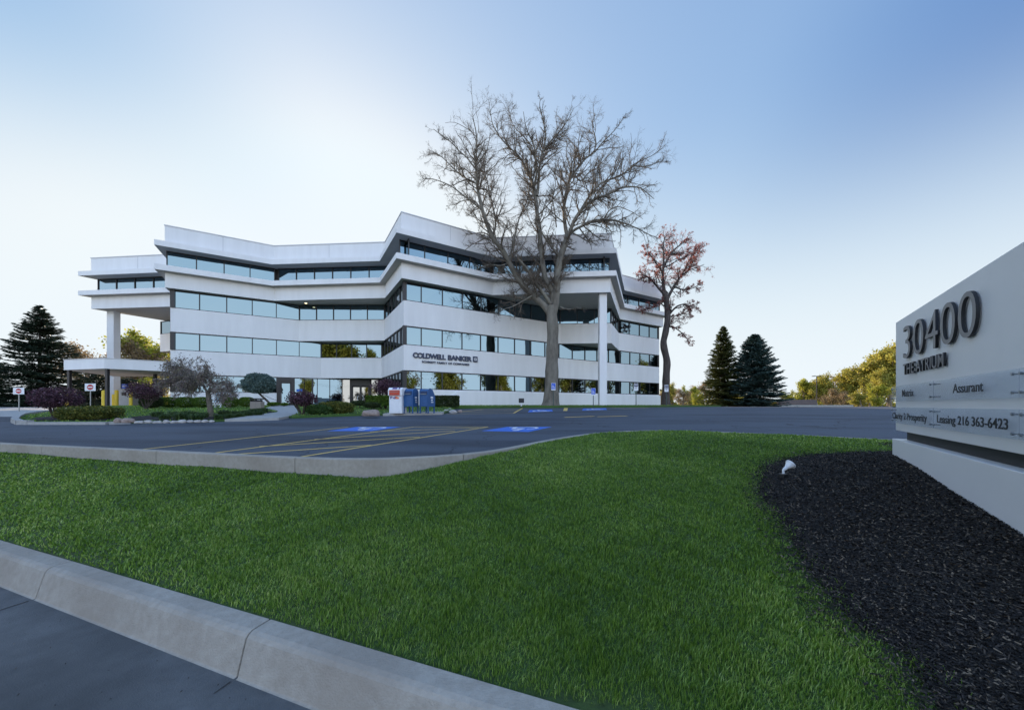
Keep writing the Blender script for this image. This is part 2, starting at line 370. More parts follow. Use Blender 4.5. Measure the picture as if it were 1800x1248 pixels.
# street kerb: separate cast lengths with rounded top
mk = MB()
prof = [(0, -.45), (0, 0), (-.11, -.004), (-.135, -.014), (-.152, -.034), (-.16, -.06), (-.205, -.235), (-.23, -.245), (-.23, -.45)]
for k in range(-20, 22):
    a0 = aJ + k * dJ + .006; a1 = aJ + (k + 1) * dJ - .006
    L_ = [(*st(a0, b), ZK + z) for b, z in prof]; R_ = [(*st(a1, b), ZK + z) for b, z in prof]; n = len(prof)
    mk.add(L_ + R_, [(i, (i + 1) % n, n + (i + 1) % n, n + i) for i in range(n)] + [tuple(range(n))[::-1], tuple(range(n, 2 * n))])
ok_ = struct(mk.build('street_kerb', M['kerb'])); md = ok_.modifiers.new('bevel', 'BEVEL'); md.width = .006; md.segments = 2; md.limit_method = 'ANGLE'; md.angle_limit = R(40)
mk = MB(); mk.add([(*st(A0, -.15), -.1), (*st(A1, -.15), -.1), (*st(A1, -.02), ZK - .02), (*st(A0, -.02), ZK - .02)], [(0, 1, 2, 3)]); mk.v = [(x, y, z) for x, y, z in mk.v]
struct(mk.build('kerb_bedding', M['joint']))

# front lawn grid between kerbs
na, nb = 420, 60
aa = np.interp(np.linspace(0, 1, na), [0, .1, .9, 1], [ta[0], -14, 12, ta[-1]]); BB = np.interp(aa, ta, tb)
ml = MB()
V = np.zeros((nb, na, 3))
for j in range(nb):
    t = j / (nb - 1); q = ST0 + SD * aa[:, None] + SN * (BB * t)[:, None]
    V[j, :, 0] = q[:, 0]; V[j, :, 1] = q[:, 1]
V[:, :, 2] = lawnz(V[:, :, 0], V[:, :, 1])
idx = np.arange(na * nb).reshape(nb, na)
fc = np.stack([idx[:-1, :-1], idx[:-1, 1:], idx[1:, 1:], idx[1:, :-1]], -1).reshape(-1, 4)
struct(np_mesh('lawn', V.reshape(-1, 3), fc, M['soil'])).data.polygons.foreach_set('use_smooth', [True] * len(fc))
# mulch bed on the lawn
struct(sheet('mulch_bed', mul2, lambda X, Y: lawnz(X, Y) + .012, M['mulch'], step=.22))

# lot kerb following the lawn's far edge
mk = MB(); nT = len(TP)
segs = []
dense = []
for i in range(nT - 1):
    a, b = np.array(TP[i]), np.array(TP[i + 1]); k = max(1, int(np.hypot(*(b - a)) / .35))
    dense += [a + (b - a) * j / k for j in range(k)]
dense.append(np.array(TP[-1])); D_ = np.array(dense)
for _ in range(3): D_[1:-1] = (D_[:-2] + 2 * D_[1:-1] + D_[2:]) / 4
tan = np.gradient(D_, axis=0); tan /= np.linalg.norm(tan, axis=1)[:, None]; nrm = np.stack([-tan[:, 1], tan[:, 0]], 1)
kp = [(0, -.55), (0, -.012), (.012, 0), (.135, 0), (.15, -.02), (.165, -.6)]
s_acc = np.concatenate([[0], np.cumsum(np.linalg.norm(np.diff(D_, axis=0), axis=1))])
gap_s = s_acc[int(np.argmin(np.hypot(D_[:, 0] - TP[14][0], D_[:, 1] - TP[14][1])))]
rings = []
for i in range(len(D_)):
    z = float(lotz(D_[i, 0], D_[i, 1])) + .15
    rings.append([(D_[i, 0] + nrm[i, 0] * u, D_[i, 1] + nrm[i, 1] * u, z + v) for u, v in kp])
m = len(kp); jo = (s_acc - gap_s) / 3.0
start = 0
for i in range(1, len(rings)):
    if math.floor(jo[i]) != math.floor(jo[i - 1]) or i == len(rings) - 1:
        seg = rings[start:i + 1]; base = [r_ for r_ in seg]
        if i != len(rings) - 1:
            d = tan[i] * .012; base = base[:-1] + [[(p[0] - d[0], p[1] - d[1], p[2]) for p in base[-1]]]
        fl = [p for r_ in base for p in r_]; k = len(base)
        mk.add(fl, [(q * m + s_, (q + 1) * m + s_, (q + 1) * m + (s_ + 1) % m, q * m + (s_ + 1) % m) for q in range(k - 1) for s_ in range(m)] + [tuple(range(m)), tuple(range((k - 1) * m, k * m))[::-1]])
        start = i
struct(mk.build('lot_kerb', M['kerb']))
# asphalt lot, from the kerb to behind the building
nl = 90
yy = np.concatenate([np.linspace(0, 1, nl)])
V = np.zeros((nl, len(D_), 3))
for j, t in enumerate(yy):
    q0 = D_ + nrm * .14
    V[j, :, 0] = q0[:, 0]; V[j, :, 1] = q0[:, 1] + (49.5 - q0[:, 1]) * t
V[:, :, 2] = lotz(V[:, :, 0], V[:, :, 1])
idx = np.arange(nl * len(D_)).reshape(nl, len(D_))
fc = np.stack([idx[:-1, :-1], idx[:-1, 1:], idx[1:, 1:], idx[1:, :-1]], -1).reshape(-1, 4)
lot = struct(np_mesh('parking_lot', V.reshape(-1, 3), fc, M['asphalt'])); lot.data.polygons.foreach_set('use_smooth', [True] * len(fc))
sheet_right = [(39.5, -3), (110, -3), (110, 49.5), (39.5, 49.5)]
struct(sheet('side_lot', sheet_right, lambda X, Y: lotz(X, Y), M['asphalt'], step=5))

# painted markings
def mark(lines, mat, w=.10, name='road_marking', ext=None):
    m = MB()
    for a, b in lines: ribbon(m, [onlot(*a), onlot(*b)], w, lotz)
    return struct(m.build(name, mat))
mark([((240, 791), (612, 750.6)), ((371, 797), (728.7, 750.4)), ((528, 803.2), (858, 750.4)), ((412, 798.6), (653, 782.6)), ((456, 784.8), (738, 767.9)),
      ((553, 772.5), (800, 757.2)), ((650, 759), (841, 752)), ((728.7, 750.4), (858, 750.4))], M['yellow_paint'], .085)
mark([((992.4, 733.6), (1045, 731.6)), ((1049.6, 732.5), (1102.6, 731.1))], M['yellow_paint'], .22)
mark([((785, 728), (903, 726.2)), ((903, 726.2), (918.5, 717.6)), ((800, 724.8), (908, 722.9)), ((812, 722), (912, 720.8)), ((835, 719.9), (916, 719.2)), ((790, 726), (850, 719.6))], M['yellow_paint'], .12)
mark([((993.5, 722.2), (995, 717.2))], M['yellow_paint'], .3)
mark([((1075, 716.6), (1100, 718.4)), ((1100, 718.2), (1140, 717))], M['yellow_paint'], .12)
def wheelchair():
    """strokes of the access symbol in a unit square (x right, y up)"""
    arc = [(.43 + .24 * math.cos(t), .34 + .24 * math.sin(t)) for t in [R(a) for a in range(130, 371, 20)]]
    return [([(.40, .66), (.42, .42), (.64, .42), (.74, .14), (.84, .17)], .075), ([(.41, .56), (.60, .56)], .06), (arc, .065)], (.385, .79, .07)
def flat_symbol(m, to3, mi, dz):
    """strokes as flat joined ribbons; to3 maps (x,y)->point"""
    strokes, (hx, hy, hr) = wheelchair()
    for pts, w in strokes:
        for i, (a, b) in enumerate(zip(pts[:-1], pts[1:])):
            a = Vector(a); b = Vector(b); d = (b - a).normalized(); nn = Vector((-d.y, d.x)) * w / 2; e = d * w * .35; z = dz + i * .0004
            m.poly([to3(p.x, p.y, z) for p in (a - e - nn, b + e - nn, b + e + nn, a - e + nn)], mi)
    m.poly([to3(hx + hr * math.cos(2 * math.pi * k / 14), hy + hr * math.sin(2 * math.pi * k / 14), dz + .0002) for k in range(14)], mi)
def ada_mark(bl, tl, tr, br, rot):
    c = [onlot(*q) for q in (bl, tl, tr, br)]
    m = MB(); n = 6
    def bi(u, v, dz=0.0):
        a = c[0].lerp(c[3], u); b = c[1].lerp(c[2], u); p = a.lerp(b, v); return (p.x, p.y, float(lotz(p.x, p.y)) + .004 + dz)
    for i in range(n):
        for j in range(n): m.poly([bi(i / n, j / n), bi((i + 1) / n, j / n), bi((i + 1) / n, (j + 1) / n), bi(i / n, (j + 1) / n)], 0)
    def t3(x, y, dz):
        return bi(1 - x, 1 - y, dz) if rot else bi(x, y, dz)
    flat_symbol(m, t3, 1, .004)
    struct(m.build('accessible_marking', [M['blue_paint'], M['white_paint']]))
ada_mark((846, 757.6), (892, 750.4), (970, 750.4), (929, 759.3), True)
ada_mark((574.7, 757.8), (628, 750.4), (704, 750.4), (653, 757.8), True)
ada_mark((928, 724.6), (931, 720.6), (970, 719.8), (972, 723.2), False)
ada_mark((1023, 721.4), (1025, 718.4), (1065, 717.6), (1067, 720.4), False)

# rear lawn, island, path, beds
RL = [(58, 744.5), (195, 744.5), (320, 743.4), (395, 741.2)]
RL += [(452, 732.2), (487, 728), (489, 726), (466, 721), (480, 717.5), (508, 714.3)]
WALK = [(395, 741.3), (452, 732.4), (487, 728.2), (489, 725.9), (466, 720.9), (480, 717.4), (508, 714.2), (516, 714.0), (521, 722), (524, 729.5), (510, 734.6), (490, 738.4), (445, 740.2)]
isl = [onlot(*q)[:2] for q in [(41, 744.8), (34, 742), (44.4, 733), (94, 726), (150, 720), (249, 714.6)]]
isl = [tuple(p) for p in isl]
rearleft = [tuple(onlot(*q)[:2]) for q in [(41, 744.8), (58, 745.5), (195, 745.2), (320, 743.6), (395, 741.2), (452, 732.3), (487, 728.1), (489, 726), (466, 721), (480, 717.5), (508, 714.5)]] + [(-18, 41), (-30, 38), (-36, 37), (-37, 32.0)] + [tuple(onlot(*q)[:2]) for q in [(150, 720), (94, 726), (44.4, 733), (34, 741)]]
struct(sheet('island_lawn', rearleft, rearz, M['turf'], step=.8, skirt=.25))
walk = [tuple(onlot(*q)[:2]) for q in WALK]
struct(sheet('entrance_path', walk, lambda X, Y: rearz(X, Y) + .012, M['walk'], step=.9, skirt=.2))
rearright = [tuple(onlot(*q)[:2]) for q in [(524, 730), (508, 735), (515, 735.6), (560, 733.4), (635, 731), (675, 730.4), (778, 728.4), (800, 722.5), (787, 718.8), (860, 717.6), (1000, 716.8), (1160, 716.0)]] + [(27, 45.5), (30, 52), (10, 60), (-18, 42), tuple(onlot(514, 714.5)[:2])]
struct(sheet('building_lawn', rearright, lambda X, Y: rearz(X, Y) + .004, M['turf'], step=.8, skirt=.25))
pad = [tuple(onlot(*q)[:2]) for q in [(673, 731.2), (777, 728.9), (785, 726.2), (690, 727.5)]]
struct(sheet('mailbox_pad', pad, lambda X, Y: lotz(X, Y) + .13, M['walk'], step=.9, skirt=.2))
drive = [(-60, 20), (-34, 18.5)] + [tuple(onlot(*q)[:2]) for q in [(44.4, 732.6), (94, 725.6), (150, 719.6)]] + [(-37.2, 31.8), (-37, 36), (-40, 42), (-54, 40), (-60, 34)]
struct(sheet('driveway', drive, lambda X, Y: lotz(X, Y) + .006, M['walk'], step=1.5))
# kerb along the island
mk = MB()
def kerb_line(m, pts, w=.15, h=.13, zf=lotz, side=1):
    pp = [Vector(p) for p in pts]; n = len(pp)
    for i in range(n - 1):
        a, b = pp[i], pp[i + 1]; d = (b - a).normalized(); nn = Vector((-d.y, d.x)) * w * side
        za, zb = float(zf(a.x, a.y)), float(zf(b.x, b.y))
        v = [(a.x, a.y, za - .2), (b.x, b.y, zb - .2), (b.x, b.y, zb + h), (a.x, a.y, za + h)]
        v2 = [(x + nn.x, y + nn.y, z) for x, y, z in v]
        m.add(v + v2, [(0, 1, 2, 3), (7, 6, 5, 4), (3, 2, 6, 7), (0, 3, 7, 4), (1, 5, 6, 2)])
kerb_line(mk, [tuple(onlot(*q)[:2]) for q in [(60, 746), (42, 745.8), (33, 742), (36, 737), (44.4, 732), (68, 728), (94, 725), (150, 719), (249, 713.8)]], w=.2, h=.17, side=1)
kerb_line(mk, [tuple(onlot(*q)[:2]) for q in [(60, 746), (195, 745.8), (232, 744.6)]], w=.2, h=.10, side=-1)
struct(mk.build('island_kerb', M['walk']))
bed1 = [tuple(onlot(*q)[:2]) for q in [(232, 744.3), (320, 743.2), (392, 741), (450, 732), (483, 728), (478, 726.6), (455, 727), (400, 731), (300, 731), (230, 737)]]
struct(sheet('planting_bed', bed1, lambda X, Y: rearz(X, Y) + .02, M['mulch'], step=.6))
bed2 = [tuple(onlot(*q)[:2]) for q in [(60, 743.8), (190, 743.8), (196, 738), (120, 735), (62, 738)]]
struct(sheet('shrub_bed', bed2, lambda X, Y: rearz(X, Y) + .02, M['mulch'], step=.6))
# ------------------------------------------------------------------ office building
def poly_offset(poly, d):
    """closed CCW polygon, d > 0 moves outwards"""
    n = len(poly); out = []
    for i in range(n):
        p0, p1, p2 = Vector(poly[i - 1]), Vector(poly[i]), Vector(poly[(i + 1) % n])
        d1 = (p1 - p0).normalized(); d2 = (p2 - p1).normalized()
        n1 = Vector((d1.y, -d1.x)); n2 = Vector((d2.y, -d2.x))
        k = 1 + n1.dot(n2); q = p1 + (n1 + n2) * (d / max(k, .25)); out.append((q.x, q.y))
    return out
PC = (-9.3, 30.3); RC = (20.2, 48.4); LC = (-30.9, 31.9); BK = [(10.0, 65.0), (-41.0, 49.0)]
Q1 = [LC, (-18.9, 39.2), (-15.2, 40.05), PC, RC] + BK
Q2 = [LC, (-20.65, 38.1), (-14.3, 38.6), PC, RC] + BK
Q3 = [LC, (-22.4, 37.1), (-13.5, 37.2), PC, (5.4, 39.32), (11.0, 39.0), (13.4, 44.2), RC] + BK
Q4 = [(-45.8, 38.4), (-34.5, 37.3), (-30.85, 31.35), (-24.0, 35.6), (-12.6, 35.0), (-9.26, 29.6), (-1.88, 34.2), (9.3, 33.3), (13.4, 43.75), (20.6, 48.05), (11, 66), (-36, 60), (-43.3, 43.4)]
QW = [(-44.0, 44.1), (-36.0, 41.0), (-34.5, 50), (-44.5, 54)]
ZB = EYE; GR = 1.40
office = thing('office_building', (0, 42, GR), 'four storey white office building with stacked angular bands and mirrored ribbon windows', 'building')
def slab(name, poly, z0, z1, mats, **k):
    m = MB(); m.prism(poly, z0 + ZB, z1 + ZB); return m.build(name, mats, office, shear=True, **k)
# spandrel bands, ledge, roof fascia and parapet
def band(name, poly, z0, z1, soff=True):
    m = MB(); m.prism(poly, z0 + ZB, z1 + ZB)
    o = m.build(name, [M['wall'], M['soffit']], office, shear=True)
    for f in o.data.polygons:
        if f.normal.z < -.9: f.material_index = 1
    return o
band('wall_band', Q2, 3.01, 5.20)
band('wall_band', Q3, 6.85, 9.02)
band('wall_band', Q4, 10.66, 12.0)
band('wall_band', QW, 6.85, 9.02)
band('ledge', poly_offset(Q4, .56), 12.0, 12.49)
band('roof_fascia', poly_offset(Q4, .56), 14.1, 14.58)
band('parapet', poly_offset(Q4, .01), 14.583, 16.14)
slab('coping', poly_offset(Q4, .05), 16.143, 16.22, M['coping'])
m = MB()
for i, (a, b) in enumerate(zip(Q4[:10], Q4[1:10])):
    a, b = Vector(a), Vector(b); L = (b - a).length; n = max(1, round(L / 5.2))
    d = (b - a).normalized(); nn = Vector((d.y, -d.x))
    for k in range(1, n):
        p = a + d * (L * k / n) + nn * .012; m = MB(); m.box((p.x, p.y, 15.35 + ZB), (.022, .012, 1.54), rz=math.atan2(d.y, d.x)); m.build('panel_joint', M['seam'], office, shear=True)
# plinth under the ground floor sills
def along(poly_seg, t): a, b = Vector(poly_seg[0]), Vector(poly_seg[1]); return a.lerp(b, t)
aA = Vector(LC); dA = (Vector(Q1[1]) - aA).normalized(); nA = Vector((dA.y, -dA.x))
tEnd = 8.0
pe = aA + dA * tEnd
m = MB()
inn = -nA * .5
m.prism([tuple(aA), tuple(pe), tuple(pe + inn), tuple(aA + inn + Vector((-2, 2)))], 1.0, ZB + 1.38)
Pv, Rv, Bv = Vector(PC), Vector(RC), Vector(Q1[2]); dD = (Rv - Pv).normalized(); nD = Vector((dD.y, -dD.x))
m.prism([tuple(Pv), tuple(Rv), (12.0, 60.0), tuple(Rv - nD * 1.0 - dD * 2), tuple(Pv - nD * .6 + dD * .3)], .8, ZB + 1.38)
dC = (Pv - Bv).normalized(); nC = Vector((dC.y, -dC.x)); cs = Pv - dC * 7.5
m.prism([tuple(cs), tuple(Pv), tuple(Pv - nC * .4 - dC * .02), tuple(cs - nC * .4)], .8, ZB + .95)
m.build('plinth', M['wall'], office, shear=True)
# the retaining wall flush in front of the plinth, with its rounded end
m = MB(); s0 = Pv + dD * 4.3 + nD * .22; s1 = Rv + nD * .22 - dD * .0
nseg = 60; ptsb = []; ztop = []
for k in range(nseg + 1):
    t = k / nseg * (s1 - s0).length; p = s0 + dD * t
    zt = 1.30 - .62 * (1 - min(1, t / .9)) ** 2
    ptsb.append(p); ztop.append(zt)
for k in range(nseg):
    a, b = ptsb[k], ptsb[k + 1]; za, zb = ztop[k] + ZB, ztop[k + 1] + ZB; a2, b2 = a - nD * .21, b - nD * .21
    m.add([(a.x, a.y, 1.0), (b.x, b.y, 1.0), (b.x, b.y, zb), (a.x, a.y, za), (a2.x, a2.y, za), (b2.x, b2.y, zb)], [(0, 1, 2, 3), (3, 2, 5, 4)])
a = ptsb[0]; a2 = a - nD * .21; m.poly([(a2.x, a2.y, 1.0), (a.x, a.y, 1.0), (a.x, a.y, ztop[0] + ZB), (a2.x, a2.y, ztop[0] + ZB)])
a = ptsb[-1]; a2 = a - nD * .21; m.poly([(a.x, a.y, 1.0), (a2.x, a2.y, 1.0), (a2.x, a2.y, ztop[-1] + ZB), (a.x, a.y, ztop[-1] + ZB)])
m.build('low_wall', M['wall'], office)
# dark core behind the glass on every floor
for poly, z0, z1 in ((Q1, -.6, 3.0), (Q2, 5.19, 6.86), (Q3, 9.01, 10.67), (poly_offset(Q4, -.55), 12.4, 14.12), (QW, 9.01, 10.67)):
    slab('interior_core', poly_offset(poly, -.30), z0, z1, M['core'])
# glazing: one object for each window bay, framed; collected first, the 100 largest stay single
BAYS = []
def run(a, b, z0, z1, n, inset=.10, g='glass', first=None):
    a, b = Vector(a), Vector(b); d = (b - a).normalized(); nn = Vector((d.y, -d.x)); a = a - nn * inset; b = b - nn * inset
    L = (b - a).length; cuts = [0]
    if first: cuts.append(first)
    k0 = cuts[-1]; cuts += [k0 + (L - k0) * (i + 1) / n for i in range(n)]
    for t0, t1 in zip(cuts[:-1], cuts[1:]):
        m = MB(); p, q = a + d * t0, a + d * t1; rz = math.atan2(d.y, d.x)
        j = [random.uniform(-.006, .006) for _ in range(4)]   # panes are never perfectly true
        gl = [(p.x + nn.x * j[0], p.y + nn.y * j[0], z0 + ZB), (q.x + nn.x * j[1], q.y + nn.y * j[1], z0 + ZB), (q.x + nn.x * j[2], q.y + nn.y * j[2], z1 + ZB), (p.x + nn.x * j[3], p.y + nn.y * j[3], z1 + ZB)]
        m.poly(gl, 0)
        c = p + nn * .03; m.box((c.x, c.y, (z0 + z1) / 2 + ZB), (.07, .09, z1 - z0 - .004), rz, 1)
        if t1 == cuts[-1]: c = q + nn * .03; m.box((c.x, c.y, (z0 + z1) / 2 + ZB), (.07, .09, z1 - z0 - .004), rz, 1)
        c = (p + q) / 2 + nn * .028; lw = (t1 - t0) - .074
        m.box((c.x, c.y, z1 + ZB - .05), (lw, .085, .09), rz, 1); m.box((c.x, c.y, z0 + ZB + .035), (lw, .085, .06), rz, 1)
        pj = lambda v: (v.x / v.y, 1 / v.y)
        vis = (p * -1).dot(nn)
        area = abs(p.x / p.y - q.x / q.y) * (z1 - z0) / ((p.y + q.y) / 2) if vis > 0 else 0
        BAYS.append((area, m, g))
def corner(p, nrm_, z0, z1, w=.22):
    m = MB(); m.box((p[0], p[1], (z0 + z1) / 2 + ZB), (w, w, z1 - z0 - .006), math.atan2(nrm_[1], nrm_[0])); return m.build('corner_post', M['dark'], office, shear=True)
def runs(poly, z0, z1, spec, inset=.10):
    for i, n, kw in spec: run(poly[i], poly[i + 1], z0, z1, n, inset, **kw)
# ground floor
adoor = 8.0; LA = (Vector(Q1[1]) - aA).length
run(LC, tuple(aA + dA * adoor), 1.38, 3.01, 4)
run(tuple(aA + dA * 9.55), tuple(aA + dA * 10.45), -.28, 3.01, 1)
run(tuple(aA + dA * 10.45), Q1[1], -.28, 3.01, 3)
run(Q1[1], tuple(Vector(Q1[1]).lerp(Vector(Q1[2]), .22)), -.28, 3.01, 1, g='glass_dark')
run(tuple(Vector(Q1[1]).lerp(Vector(Q1[2]), .80)), Q1[2], -.28, 3.01, 1, g='glass_dark')
run(Q1[2], tuple(cs), -.28, 3.01, 2, .12, g='glass'); run(tuple(cs), PC, .95, 3.01, 6, .12)
run(PC, RC, 1.38, 3.01, 17, first=1.55)
# second floor
runs(Q2, 5.20, 6.85, [(0, 6, {}), (1, 4, {}), (2, 7, {}), (3, 17, {'first': 1.55})])
runs(Q3, 9.02, 10.66, [(0, 5, {}), (1, 5, {}), (2, 5, {}), (3, 8, {'first': 1.55}), (4, 3, {}), (5, 3, {}), (6, 4, {})])
runs(Q4, 12.40, 14.1, [(0, 5, {}), (2, 4, {}), (3, 6, {}), (4, 4, {}), (5, 4, {}), (6, 6, {}), (7, 5, {}), (8, 4, {})], inset=.62)
run(QW[0], QW[1], 9.02, 10.66, 4)
BAYS.sort(key=lambda b: -b[0])
for k, (ar, m, g_) in enumerate(BAYS[:100]): m.build('window', [M[g_], M['dark']], office, shear=True)
big = MB()
for ar, m, g_ in BAYS[100:]:
    b = len(big.v); big.v += m.v; big.f += [tuple(i + b for i in f) for f in m.f]; big.mi += m.mi
if big.v: big.build('window', [M['glass'], M['dark']], office, shear=True)['kind'] = 'stuff'
nP = (Vector((-.237, -.972)) * 1)
for z0, z1 in ((1.38, 3.01), (5.2, 6.85), (9.02, 10.66)):
    corner((PC[0] + .03, PC[1] + .15), dD, z0, z1, .30); corner((LC[0] + .12, LC[1] + .12), dA, z0, z1, .26); corner((RC[0] - .2, RC[1] + .05), dD, z0, z1, .2)
# soffit downlights
emis = bpy.data.materials.new('downlight_glow'); emis.use_nodes = True
eb = emis.node_tree.nodes['Principled BSDF']; eb.inputs['Emission Color'].default_value = (1, .78, .42, 1); eb.inputs['Emission Strength'].default_value = 3.0
for px, py, zz in [(537.7, 530.7, 10.66), (561, 538, 10.66), (642.7, 528.5, 10.66), (661, 534.7, 10.66), (681.6, 537.6, 10.66), (568, 606, 6.85), (614, 605.2, 6.85), (659.5, 604.2, 6.85)]:
    Yd = zz * F / (HY - py); Xd = (px - CX) / F * Yd
    m = MB(); m.cyl((Xd, Yd, ZB + zz - .03), .16, .028, 14, 1); m.cyl((Xd, Yd, ZB + zz - .034), .11, .02, 14, 0); m.build('downlight', [emis, M['white_metal']], office, shear=True)
# pillars
m = MB(); Yc = 33.75; xc = (1060.4 - CX) / F * Yc; m.box((xc, Yc + .30, (10.66 + ZB + 1.0) / 2), (.70, .62, 10.66 + ZB - 1.0)); m.build('pillar', M['wall'], office)
m = MB(); m.box((-44.55, 39.45, (10.66 + ZB + 1.0) / 2 - .1), (.72, .72, 10.46 + ZB - 1.0), rz=.05); m.build('pillar', M['wall'], office)
# entrance doors
def frame_door(m, a, b, z0, z1, fw=.09, mi_f=1, mi_g=0):
    a, b = Vector(a), Vector(b); d = (b - a).normalized(); nn = Vector((d.y, -d.x)); rz = math.atan2(d.y, d.x); L = (b - a).length
    for t in (fw / 2, L - fw / 2): c = a + d * t + nn * .03; m.box((c.x, c.y, (z0 + z1) / 2), (fw, .07, z1 - z0), rz, mi_f)
    c = (a + b) / 2 + nn * .03
    m.box((c.x, c.y, z0 + .12), (L - 2 * fw, .066, .24), rz, mi_f); m.box((c.x, c.y, z1 - fw / 2), (L - 2 * fw, .066, fw), rz, mi_f)
    m.poly([(a.x + d.x * fw, a.y + d.y * fw, z0), (b.x - d.x * fw, b.y - d.y * fw, z0), (b.x - d.x * fw, b.y - d.y * fw, z1), (a.x + d.x * fw, a.y + d.y * fw, z1)], mi_g)
B0, B1 = Vector(Q1[1]), Vector(Q1[2]); dB = (B1 - B0).normalized(); nB = Vector((dB.y, -dB.x))
zg = ZB - .28
for lo_, hi_, hs in ((.28, .505, 1), (.515, .74, -1)):
    m = MB(); p, q = B0.lerp(B1, lo_) - nB * .05, B0.lerp(B1, hi_) - nB * .05
    frame_door(m, p, q, zg, zg + 2.45); o = m.build('entrance_door', [M['glass_dark'], M['dark']], office, shear=True)
    e = q if hs > 0 else p; e = e - dB * .16 * hs + nB * .08; c2 = dB * .12 * hs
    h = MB(); h.tube([(e.x + nB.x * 0, e.y, zg + .85), (e.x + c2.x * -1 + nB.x * .06, e.y + nB.y * .06, zg + .95), (e.x - c2.x + nB.x * .06, e.y + nB.y * .06, zg + 1.3), (e.x, e.y, zg + 1.4)], .028, 8)
    h.build('handle', M['white_metal'], o, shear=True)
m = MB()
for t in (.255, .51, .77): c = B0.lerp(B1, t); m.box((c.x, c.y, zg + 1.65), (.12, .14, 3.25), math.atan2(dB.y, dB.x))
c = B0.lerp(B1, .51) ; m.box((c.x, c.y, zg + 2.9), ((B1 - B0).length * .48, .10, .78), math.atan2(dB.y, dB.x)); m.build('door_surround', M['dark'], office, shear=True)
m = MB(); p, q = aA + dA * 8.35 - nA * .08, aA + dA * 9.25 - nA * .08
frame_door(m, p, q, zg, zg + 2.75, .10); m.build('side_door', [M['glass'], M['dark']], office, shear=True)
m = MB()
for t, w in ((8.18, .32), (9.40, .26), (11.2, .14)): c = aA + dA * t - nA * .02; m.box((c.x, c.y, zg + 1.64), (w, .16, 3.26), math.atan2(dA.y, dA.x))
c = aA + dA * 8.8 - nA * .02; m.box((c.x, c.y, zg + 3.02), (.92, .14, .5), math.atan2(dA.y, dA.x)); m.build('door_frame', M['dark'], office, shear=True)
# small notice on the glass by the door
m = MB(); c = aA + dA * 10.0 + nA * .01; m.box((c.x, c.y, zg + 1.95), (.55, .01, .26), math.atan2(dA.y, dA.x)); m.build('door_notice', M['blue_paint'], office, shear=True)

def text_mesh(body, w, h, ext, bold=0.0, space=1.0):
    cu = bpy.data.curves.new('lettering', 'FONT'); cu.body = body; cu.extrude = ext / 2; cu.offset = bold; cu.space_character = space; cu.size = 1; cu.resolution_u = 6
    ob = bpy.data.objects.new('tmp', cu); COL.objects.link(ob); dg = bpy.context.evaluated_depsgraph_get()
    me = bpy.data.meshes.new_from_object(ob.evaluated_get(dg)); bpy.data.objects.remove(ob)
    co = np.zeros(len(me.vertices) * 3); me.vertices.foreach_get('co', co); co = co.reshape(-1, 3)
    cap = 0.729 + 2 * bold
    x0, x1 = co[:, 0].min(), co[:, 0].max()
    co[:, 0] = (co[:, 0] - x0) * w / (x1 - x0); co[:, 1] = (co[:, 1] + bold) * h / cap
    if ext: co[:, 2] = co[:, 2]
    me.vertices.foreach_set('co', co.ravel()); me.update(); return me
def put_text(name, body, origin, xdir, w, h, ext, mat, parent, bold=0.0, space=1.0):
    me = text_mesh(body, w, h, ext, bold, space); me.materials.clear(); me.materials.append(mat)
    o = bpy.data.objects.new(name, me); COL.objects.link(o); X = Vector(xdir).normalized(); Z = Vector((0, 0, 1)); N = X.cross(Z).normalized()
    mw = Matrix((X, Z, N)).transposed().to_4x4(); mw.translation = Vector(origin) - (world_loc(parent) if parent else Vector((0, 0, 0)))
    if parent: o.parent = parent
    o.matrix_local = mw
    return o
def words_layout(body, w, bold):
    """x offset and width of each word when the line is w wide"""
    ws = []
    for wd in body.split():
        me = text_mesh(wd, 1, 1, 0, bold); co = None
        cu = bpy.data.curves.new('m', 'FONT'); cu.body = wd; ob = bpy.data.objects.new('m', cu); COL.objects.link(ob); bpy.context.view_layer.update(); ws.append(ob.dimensions.x); bpy.data.objects.remove(ob); bpy.data.meshes.remove(me)
    gap = .34; tot = sum(ws) + gap * (len(ws) - 1); x = 0; out = []
    for wd, a in zip(body.split(), ws): out.append((wd, x * w / tot, a * w / tot)); x += a + gap
    return out
def onD(px, off=0.0):                 # photo column on the D facade plane -> distance along it
    u = (px - CX) / F; p0 = Pv + nD * off; t = (u * p0.y - p0.x) / (dD.x - u * dD.y); return t
def zD(px, py, off=0.0):
    t = onD(px, off); q = Pv + nD * off + dD * t; return EYE + (HY - py) / F * q.y
t0, t1 = onD(725.5), onD(783); q = Pv + dD * t0 + nD * .05
zc = zD(725.5, 628.8); hc = .50
put_text('facade_lettering', 'COLDWELL', (q.x, q.y, zc), (dD.x, dD.y, 0), t1 - t0, hc, .08, M['letter'], office, .045, .92)
t0, t1 = onD(787), onD(829); q = Pv + dD * t0 + nD * .05
put_text('facade_lettering', 'BANKER', (q.x, q.y, zc), (dD.x, dD.y, 0), t1 - t0, hc, .08, M['letter'], office, .045, .92)
t0, t1 = onD(741.5), onD(824.5); q = Pv + dD * t0 + nD * .05
put_text('facade_lettering', 'SCHMIDT FAMILY OF COMPANIES', (q.x, q.y, zD(741.5, 637.6)), (dD.x, dD.y, 0), t1 - t0, .20, .06, M['letter'], office, .02, 1.1)
t0, t1 = onD(831), onD(839); q = Pv + dD * ((t0 + t1) / 2) + nD * .05; rzD = math.atan2(dD.y, dD.x)
m = MB(); m.box((q.x, q.y, zc + .26), (t1 - t0, .08, .54), rzD, 0)
qq = q + nD * .045
lm = MB()
o = m.build('logo_plate', [M['letter'], M['wall']], office, bevel=.02)
